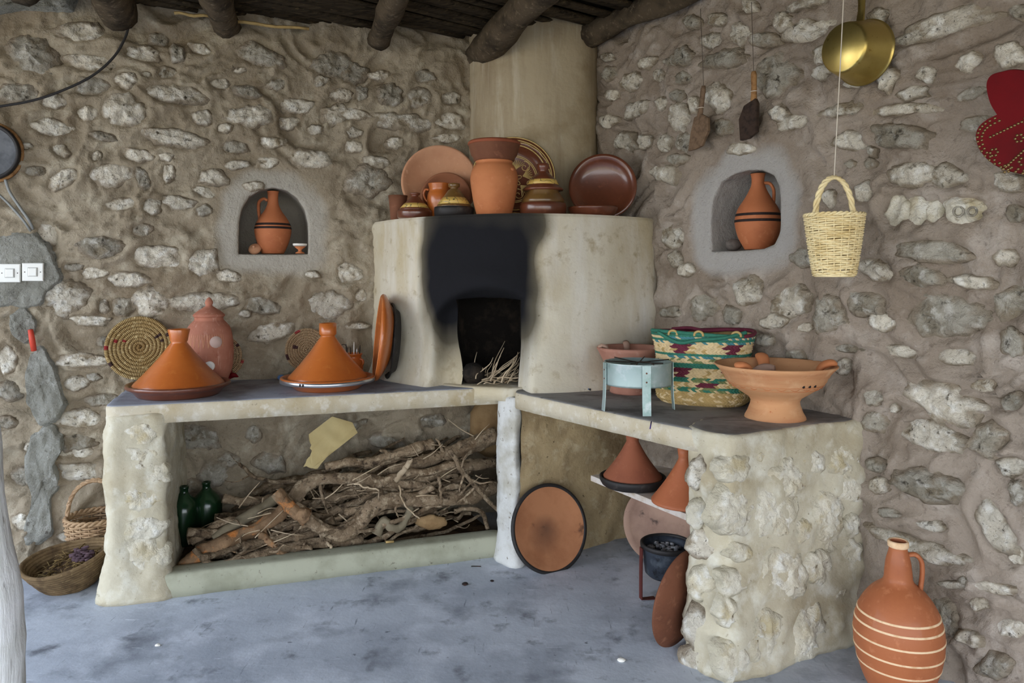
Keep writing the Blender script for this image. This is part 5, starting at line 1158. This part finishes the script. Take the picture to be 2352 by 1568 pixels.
wall_cable('grey_cable', [(-10, 440), (14, 462), (40, 490), (58, 512), (70, 530)], .005, M['grey_cable'], 'grey cable running down to the cement patch, lower one', 'cable', [.05, .04, .045, .045, .02])
c = wall_pt(-30, 348, .05, PL, nL); t = thing('round_griddle', 'dark round metal griddle with black rim cut by the left edge', 'griddle', tuple(c), orient(nL))
k = c[1]/F; MB().add(*lathe(sc([(0, 0), (56, 0), (62, 3), (62, -4), (0, -6)], k), 60)).build('disc', M['griddle'], t)
MB().add(*ring(sc([(57, -6), (66, -6), (67, 0), (66, 8), (61, 9), (58, 2)], k), 60)).build('rim', M['black'], t)
MB().add(*ring(sc([(64, -14), (72, -14), (72, -6), (64, -6)], k), 60)).build('hoop', M['wood'], t)
c = wall_pt(78, 805, .05, PL, nL); c1 = wall_pt(70, 757, .07, PL, nL)
tag(MB().add(*tube([tuple(c), tuple((c+c1)/2), tuple(c1)], [.011, .012, .010], 12)).build('red_tube', M['redtube']), 'short red plastic tube sticking out of the left wall', 'tube')
# red-handled tool on the floor behind the esparto basket
p = onz(82, 1280, .0); t = thing('hand_tool', 'small dark tool with red handle on the floor by the left wall', 'tool', p)
MB().add(*tube([(.012, .0, .005), (.022, 0, .045), (.030, 0, .085)], [.011, .012, .011], 12)).build('handle', M['redtube'], t)
MB().add([(-.05, -.01, 0), (.02, -.01, 0), (.06, .0, .01), (.045, .01, .055), (.0, .012, .06), (-.05, .012, .004), (.0, .03, .06)], [(0, 1, 2, 3, 4), (0, 4, 6, 5), (5, 6, 3, 2)]).build('blade', M['darkmetal'], t, smooth=False)

# ------------------------------------------------------------------ baskets on the floor at the left
c = base(218, 0, 3.22); t = thing('wicker_basket', 'weathered wicker basket with arched handle behind the left pillar', 'basket', c)
pf = lambda q: (.090+.022*q, .004+.190*q); MB_ST = MB(); wicker(t, pf, 20, 20, .0050, .0034, M['wicker_dark'])
MB().add(*lathe([(0, .0), (.09, .0), (.09, .008), (0, .008)], 30)).build('base', M['wicker_dark'], t)
rm = MB()
for s_ in (0, 1): rm.add(*tube([((.112+.005*math.cos(a*14+s_*PI))*math.cos(a), (.112+.005*math.cos(a*14+s_*PI))*math.sin(a), .198+.006*math.sin(a*14+s_*PI)) for a in np.linspace(0, 2*PI, 140, endpoint=False)], .0062, 6, closed=True))
rm.build('rim', M['wicker_dark'], t)
hd = MB()
for s_ in (0, 1, 2):
    hd.add(*tube([(-.107*math.cos(PI*w)+.004*math.cos(w*30+s_*2.09), .005*math.sin(w*30+s_*2.09), .19+.165*math.sin(PI*w)**.8+.004*math.sin(w*30+s_*2.09)) for w in np.linspace(0, 1, 60)], .0062, 6))
hd.build('handle', M['wicker_dark'], t, rot=(0, 0, .25))
# esparto basket
c = onz(168, 1344, 0.0); t = thing('esparto_basket', 'shallow dark esparto basket of dry plants on the floor', 'basket', (c.x, c.y, .004), (math.radians(7), math.radians(-9), .3))
es = MB(); rows_ = 11
for j in range(rows_):
    q = j/(rows_-1); r_ = .078+.066*q**.8; z = .006+.115*q
    es.add(*tube([(r_*(1+.02*math.sin(2*a+1))*1.08*math.cos(a), r_*math.sin(a), z+.008*q*math.cos(a*2+.5)) for a in np.linspace(0, 2*PI, 60, endpoint=False)], .0085, 7, closed=True, rough=.25, seed=j))
es.add(*lathe([(0, .0), (.082, .0), (.084, .010), (0, .012)], 30)); es.build('coiled_body', M['esparto'], t)
dp = MB(); rg = random.Random(4)
V, f = lathe([(.115, .060), (.10, .075), (.05, .085), (0, .088)], 26); MB().add(V, f).build('plant_bed', M['litter'], t)
for i in range(130):
    a = rg.random()*6.28; r_ = .105*math.sqrt(rg.random()); L = rg.uniform(.02, .06); b = rg.random()*6.28; z = .082+rg.random()*.018
    p = np.array([r_*math.cos(a), r_*math.sin(a), z]); dv = np.array([math.cos(b), math.sin(b), rg.uniform(-.2, .35)])*L
    dp.add(*tube([p-dv/2, p+np.array([0, 0, .004]), p+dv/2], rg.uniform(.001, .0024), 5))
o = dp.build('dry_stalks', M['dry'], t); o['kind'] = 'stuff'
dp = MB()
for i in range(60):
    a = rg.uniform(-.6, 1.4); r_ = rg.uniform(.02, .095); v, f = box(r_*math.cos(a), r_*math.sin(a), .098+rg.random()*.016, .018, .004, .010); dp.add(v, f)
o = dp.build('dry_flowers', M['purple'], t); o['kind'] = 'stuff'

# ------------------------------------------------------------------ firewood bay
c0F = float(np.dot(FP, -nF))
def bay(cx_, cy_, kb):
    """pixel of the enlarged bay view -> point kb metres behind the bay front"""
    u, v = 380+cx_/2.94, 900+cy_/2.94; r = np.array([(u-CX)/F, 1, -(v-HZ)/F]); t_ = (c0F+kb)/np.dot(r, -nF); return np.array([0, 0, CH])+r*t_
MB().add(*prism([L2(.0, .08), L2(1.36, .08), L2(1.33, .50), L2(.03, .50)], 0, .060, .03, .01, 0, 21)[:2]).build('bark_litter', M['litter'])
o = bpy.data.objects['bark_litter']; tag(o, 'dark bed of bark crumbs under the firewood', 'bark litter', kind='stuff')
WG = 'firewood branches in the bay'
def branch(pts, r0, r1, m_, label, seed, twigs=(), n=60, seg=20, rough=.30, group=WG, wob=.008):
    P = np.array(spline([tuple(p) for p in pts], n)); rg = random.Random(seed)
    t = np.linspace(0, 1, n); q = np.stack([t*7+seed, t*0+seed, t*0], 1)
    P = P+np.stack([wob*fbm(q, 2), wob*fbm(q+30, 2), wob*fbm(q+60, 2)], 1)
    R = (r0+(r1-r0)*t)*(1+.16*fbm(q*1.7+9, 2))
    o = MB().add(*tube(P, R, seg, rough=rough, seed=seed, fib=.26 if rough > .15 else .06)).build('firewood_branch', m_); tag(o, label, 'branch', group)
    for (ti, dv, L, rt) in twigs:
        i = int(ti*(n-1)); d = np.array(dv, float); d /= np.linalg.norm(d); s0 = P[i]
        pp = [s0+d*L*w+np.array([.012*math.sin(4*w+seed), .008*math.sin(5*w+seed*2), .012*math.sin(6*w+seed*3)])*w for w in np.linspace(0, 1, 10)]
        MB().add(*tube(pp, np.linspace(rt, rt*.35, 10), 7, rough=.25, seed=seed+1)).build('side_twig', m_, o)
    return o
px = 1/2.94/F*3.1     # metres per pixel of the enlarged view
branch([bay(330, 1000, .16), bay(480, 890, .20), bay(640, 790, .24), bay(790, 690, .28)], 40*px, 36*px, M['bark_grey'], 'smooth straight grey-green pole slanting up from the lower left', 1, rough=.08, wob=.002)
branch([bay(130, 1190, .13), bay(260, 1090, .13), bay(400, 1010, .13), bay(560, 945, .14), bay(690, 880, .15), bay(800, 790, .16), bay(860, 720, .18)], 58*px, 36*px, M['bark_orange'], 'thick branch with peeled orange patches in the lower left of the firewood', 2, [(.62, (.45, -.2, -.75), .11, .012), (.35, (.5, -.2, -.3), .06, .008)])
branch([bay(745, 675, .12), bay(830, 760, .11), bay(960, 860, .10), bay(1080, 935, .09), bay(1190, 965, .09), bay(1290, 915, .10), bay(1370, 800, .11), bay(1470, 745, .12), bay(1620, 735, .13), bay(1850, 735, .14), bay(2060, 710, .16), bay(2230, 630, .20)], 44*px, 52*px, M['bark'], 'long sinuous branch dipping in a deep curve across the firewood front', 3, [(.86, (.5, -.3, .5), .14, .008), (.70, (.1, -.5, -.8), .08, .008)], n=100, seg=22)
branch([bay(742, 668, .115), bay(800, 735, .105), bay(880, 805, .095), bay(950, 850, .09)], 30*px, 50*px, M['bark_orange'], 'freshly split orange branch end pointing up at the left of the heap', 33, rough=.4)
branch([bay(860, 730, .20), bay(940, 640, .20), bay(1030, 590, .20), bay(1250, 580, .20), bay(1450, 605, .20), bay(1640, 630, .18), bay(1790, 655, .16)], 52*px, 30*px, M['bark'], 'stout branch bending over the top left of the firewood', 4, [(.35, (.25, -.2, -1), .14, .010), (.5, (.4, -.3, -.5), .10, .006), (.75, (.6, -.3, -.3), .12, .008)], n=60)
branch([bay(1500, 540, .26), bay(1700, 480, .26), bay(1900, 420, .25), bay(2080, 350, .24), bay(2240, 290, .24)], 40*px, 62*px, M['bark'], 'heavy log rising to the top right of the firewood', 5, [(.5, (-.3, -.3, .4), .10, .012)], n=60, seg=24)
branch([bay(1080, 510, .30), bay(1250, 470, .30), bay(1420, 470, .30), bay(1640, 400, .30), bay(1800, 350, .32)], 34*px, 44*px, M['bark'], 'knotty branch lying at the back below the cardboard', 6, [(.6, (-.3, 0, .5), .06, .014)])
branch([bay(195, 1060, .10), bay(250, 1120, .09), bay(340, 1165, .085), bay(520, 1130, .085), bay(720, 1080, .09), bay(930, 1030, .10), bay(1180, 1010, .12), bay(1330, 1000, .14)], 17*px, 40*px, M['bark'], 'bent pale branch lying lowest along the kerb', 7, [(.55, (.7, -.3, .25), .12, .007)], n=60)
branch([bay(640, 960, .11), bay(700, 1010, .10), bay(770, 1070, .09), bay(850, 1135, .085)], 26*px, 17*px, M['bark_orange'], 'short stick with yellow broken end over the kerb', 8, n=24)
branch([bay(1920, 390, .11), bay(1980, 500, .10), bay(2060, 600, .09), bay(2150, 700, .085), bay(2240, 800, .09)], 17*px, 12*px, M['bark'], 'thin forked stick slanting down at the right of the firewood', 9, [(.3, (.3, -.1, .7), .07, .007), (.5, (.8, -.2, -.1), .10, .006), (.6, (-.7, -.2, -.6), .12, .006), (.4, (-.2, -.1, -.9), .10, .006)])
branch([bay(1430, 970, .09), bay(1470, 880, .09), bay(1510, 905, .085), bay(1570, 915, .09), bay(1620, 850, .10), bay(1660, 770, .12)], 34*px, 22*px, M['bark_grey'], 'grey forked stub curled in a U at the bottom of the heap', 10, rough=.4, n=40)
branch([bay(1570, 640, .10), bay(1600, 720, .09), bay(1650, 800, .08), bay(1720, 850, .08)], 7*px, 5*px, M['bark_pale'], 'thin pale twig drooping before the long sinuous branch', 11, rough=.1, seg=7)
branch([bay(1280, 618, .13), bay(1360, 640, .12), bay(1450, 665, .12)], 7*px, 5*px, M['bark_pale'], 'short white twig lying on the stout bent branch', 12, rough=.1, seg=7)
branch([bay(500, 480, .42), bay(560, 540, .40), bay(640, 585, .38), bay(780, 605, .36), bay(930, 600, .34)], 11*px, 18*px, M['bark'], 'bare twig reaching out over the dark upper left of the bay', 13, [(.35, (-.9, -.1, -.25), .11, .004), (.2, (-.6, 0, .6), .08, .003)], seg=8)
branch([bay(1085, 1015, .085), bay(1120, 1050, .08), bay(1150, 1090, .08)], 12*px, 9*px, M['bark_pale'], 'small bone-white forked twig resting on the kerb', 14, [(.6, (.8, -.2, -.1), .035, .004), (.75, (.3, -.2, -.8), .03, .004)], seg=8, n=16)
branch([bay(960, 790, .24), bay(1060, 720, .23), bay(1200, 700, .22), bay(1400, 660, .22), bay(1560, 620, .24)], 24*px, 34*px, M['bark'], 'twisted branch in the middle hollow of the firewood', 15, [(.3, (-.2, -.2, .8), .09, .006)])
branch([bay(1000, 850, .22), bay(1200, 780, .20), bay(1400, 700, .20), bay(1620, 640, .20), bay(1900, 520, .20), bay(2230, 470, .22)], 30*px, 42*px, M['bark'], 'long grooved branch crossing the heap from centre to upper right', 16, [(.7, (.3, -.3, -.7), .13, .008), (.8, (.7, -.2, .2), .10, .006)], n=60)
branch([bay(1560, 600, .15), bay(1610, 520, .14), bay(1660, 450, .14)], 22*px, 16*px, M['bark_pale'], 'frayed upright stub standing on top of the firewood', 17, n=20)
branch([bay(1950, 810, .10), bay(2060, 790, .10), bay(2150, 830, .11), bay(2170, 920, .12)], 16*px, 16*px, M['bark'], 'curved root hooking down at the lower right of the heap', 18, n=30)
branch([bay(1840, 570, .11), bay(1860, 660, .10), bay(1868, 770, .10)], 12*px, 9*px, M['bark'], 'short upright twig hanging over the sinuous branch', 19, n=18, seg=8)
# the rest of the heap
rg = random.Random(99)
def heap_top(s): return .13+.33*min(1, max(0, (s-.05)/1.2))**.85
for i in range(128):
    L = rg.uniform(.18, .62); s_ = rg.uniform(.10+L*.35, 1.32-L*.35); kb = rg.uniform(.13, .56) if i < 96 else rg.uniform(.11, .22)
    zt = heap_top(s_)*(1 if kb > .2 else .86); z = .075+(zt-.075)*(rg.random()**.8 if i < 96 else rg.random()*.6)
    a = rg.gauss(0, .22); el = rg.gauss(.16, .16)
    d = eF*math.cos(a)-nF*math.sin(a); d = d*math.cos(el)+np.array([0, 0, math.sin(el)])
    p = FP+eF*s_-nF*kb+np.array([0, 0, z]); pts = [p-d*L/2, p-d*L/6+np.array([0, 0, rg.uniform(-.03, .03)]), p+d*L/6+np.array([0, 0, rg.uniform(-.03, .03)]), p+d*L/2]
    for q in pts:
        q[2] = min(max(q[2], .07), .62); sq = float(np.dot(q-FP, eF)); q += eF*(min(max(sq, .04), 1.34)-sq)
    r_ = rg.choice([.006, .008, .011, .014, .018, .022])
    tw = [(rg.uniform(.3, .8), (rg.uniform(-1, 1), rg.uniform(-.8, .2), rg.uniform(-.4, 1)), rg.uniform(.05, .13), r_*.35) for _ in range(rg.randint(0, 2))]
    branch(pts, r_, r_*rg.uniform(.5, .9), M['bark'], '%s %s branch packed %s in the %s of the firewood heap' % ('thick' if r_ > .015 else 'slender', 'short' if L < .4 else 'long', 'high' if z > .07+.55*(heap_top(s_)-.07) else 'low', ('front ' if kb < .30 else 'back ')+('left' if s_ < .5 else 'middle' if s_ < .9 else 'right')), 200+i, tw, n=24, seg=10, group='packed firewood branches', wob=.014)
for i in range(110):
    s_ = rg.uniform(.12, 1.3); kb = rg.uniform(.10, .3); L = rg.uniform(.05, .16); z = .07+rg.random()*(heap_top(s_)-.04)
    a = rg.uniform(-.6, .6); el = rg.gauss(.1, .45); d = eF*math.cos(a)*rg.choice([-1, 1])-nF*math.sin(a)*.5; d = d*math.cos(el)+np.array([0, 0, math.sin(el)])
    p = FP+eF*s_-nF*kb+np.array([0, 0, max(z, .09)])
    o = MB().add(*tube(spline([p, p+d*L*.5+np.array([0, 0, rg.uniform(-.012, .012)]), p+d*L], 8), np.linspace(.0032, .0014, 8), 5)).build('firewood_twig', M['bark_pale'])
    tag(o, 'thin pale twig caught %s between the %s firewood branches' % ('high' if z > .2 else 'low', 'left' if s_ < .5 else 'middle' if s_ < .9 else 'right'), 'twig', 'thin twigs in the firewood')
# cardboard, paper, sack, bottles
C5 = [bay(935, 500, .34), bay(985, 410, .36), bay(968, 285, .38), bay(1125, 165, .42), bay(1262, 205, .42), bay(1298, 275, .40), bay(1090, 440, .34), bay(1020, 520, .33)]
P = []
for i in range(len(C5)):
    a, b = C5[i], C5[(i+1) % len(C5)]; n_ = 7 if i in (0, 1, 7) else 2
    for j in range(n_): P.append(a+(b-a)*j/n_+(np.array([rg.uniform(-.006, .006), 0, rg.uniform(-.006, .006)]) if n_ > 2 else 0))
P = np.array(P); nb = np.cross(C5[3]-C5[1], C5[5]-C5[1]); nb /= np.linalg.norm(nb); nb = nb*(1 if nb[1] < 0 else -1); m = len(P)
V = list(P)+list(P-nb*.010); f = [tuple(range(m)), tuple(range(m, 2*m))[::-1]]+[(j, m+j, m+(j+1) % m, (j+1) % m) for j in range(m)]
o = MB().add(V, f).build('cardboard_sheet', M['card'], smooth=False); tag(o, 'torn yellowish cardboard sheet stuck upright behind the firewood', 'cardboard')
tag(lump_obj('paper_sack', tuple(bay(2190, 230, .40)), .125, M['sack'], 12, (.85, .6, 1.25)), 'crumpled brown paper sack at the top right of the firewood bay', 'sack')
def crumple(name, c, r, material, seed, sq, label, cat):
    o = lump_obj(name, c, r, material, seed, sq); me = o.data; co = np.zeros(len(me.vertices)*3); me.vertices.foreach_get('co', co); co = co.reshape(-1, 3)
    co *= (1+.35*np.abs(fbm(co*30+seed, 3)))[:, None]; me.vertices.foreach_set('co', co.reshape(-1)); tag(o, label, cat)
crumple('paper_bag', tuple(bay(1800, 880, .11)), .042, M['sack'], 15, (1.6, .6, .7), 'crumpled tan paper bag low in the firewood', 'paper bag')
for i, (cx_, cy_, kb, lean, lab) in enumerate(((115, 930, .42, .03, 'fat dark green bottle in the left corner of the bay'), (290, 860, .46, -.04, 'fat green bottle nearest the grey pole in the bay'))):
    p = bay(cx_, cy_, kb); t = thing('glass_bottle', lab, 'bottle', (p[0], p[1], .062), (0, lean, 0), group='green bottles in the bay')
    MB().add(*lathe([(.058, 0), (.064, .005), (.065, .02), (.062, .08), (.065, .15), (.055, .185), (.026, .212), (.017, .225), (.017, .240), (.019, .242), (.019, .252), (.013, .253), (.013, .225), (.050, .18), (.060, .02), (0, .01)], 32)).build('glass', M['bottle'], t)
p = bay(1515, 1027, .06); o = MB().add(*box(0, 0, 0, .035, .010, .008)).build('wood_chip', M['palm_straw'], loc=(p[0], p[1], .094), rot=(0, .05, .35)); tag(o, 'small pale split chip lying on the kerb', 'wood chip')
# crumbs on the floor
for (u, v, r, m_, lab) in ((1068, 1343, .010, 'char', 'dark reddish ember crumb on the floor before the bay'), (1130, 1335, .006, 'char', 'tiny black crumb on the floor beside the reddish ember'), (1427, 1518, .010, 'white_slip', 'small pale plaster crumb on the floor near the pillar'), (362, 1483, .007, 'white_slip', 'white plaster crumb on the left part of the floor')):
    p = onz(u, v, 0); tag(lump_obj('crumb', (p.x, p.y, r*.45), r, M[m_], 3+u, (1.3, 1, .6)), lab, 'crumb')
p = onz(1093, 1300, .004); o = MB().add(*tube([p+Vector((-.02, 0, 0)), p, p+Vector((.022, -.004, .001))], .002, 6)).build('floor_twig', M['char']); tag(o, 'short dark twig on the floor below the kerb', 'twig')
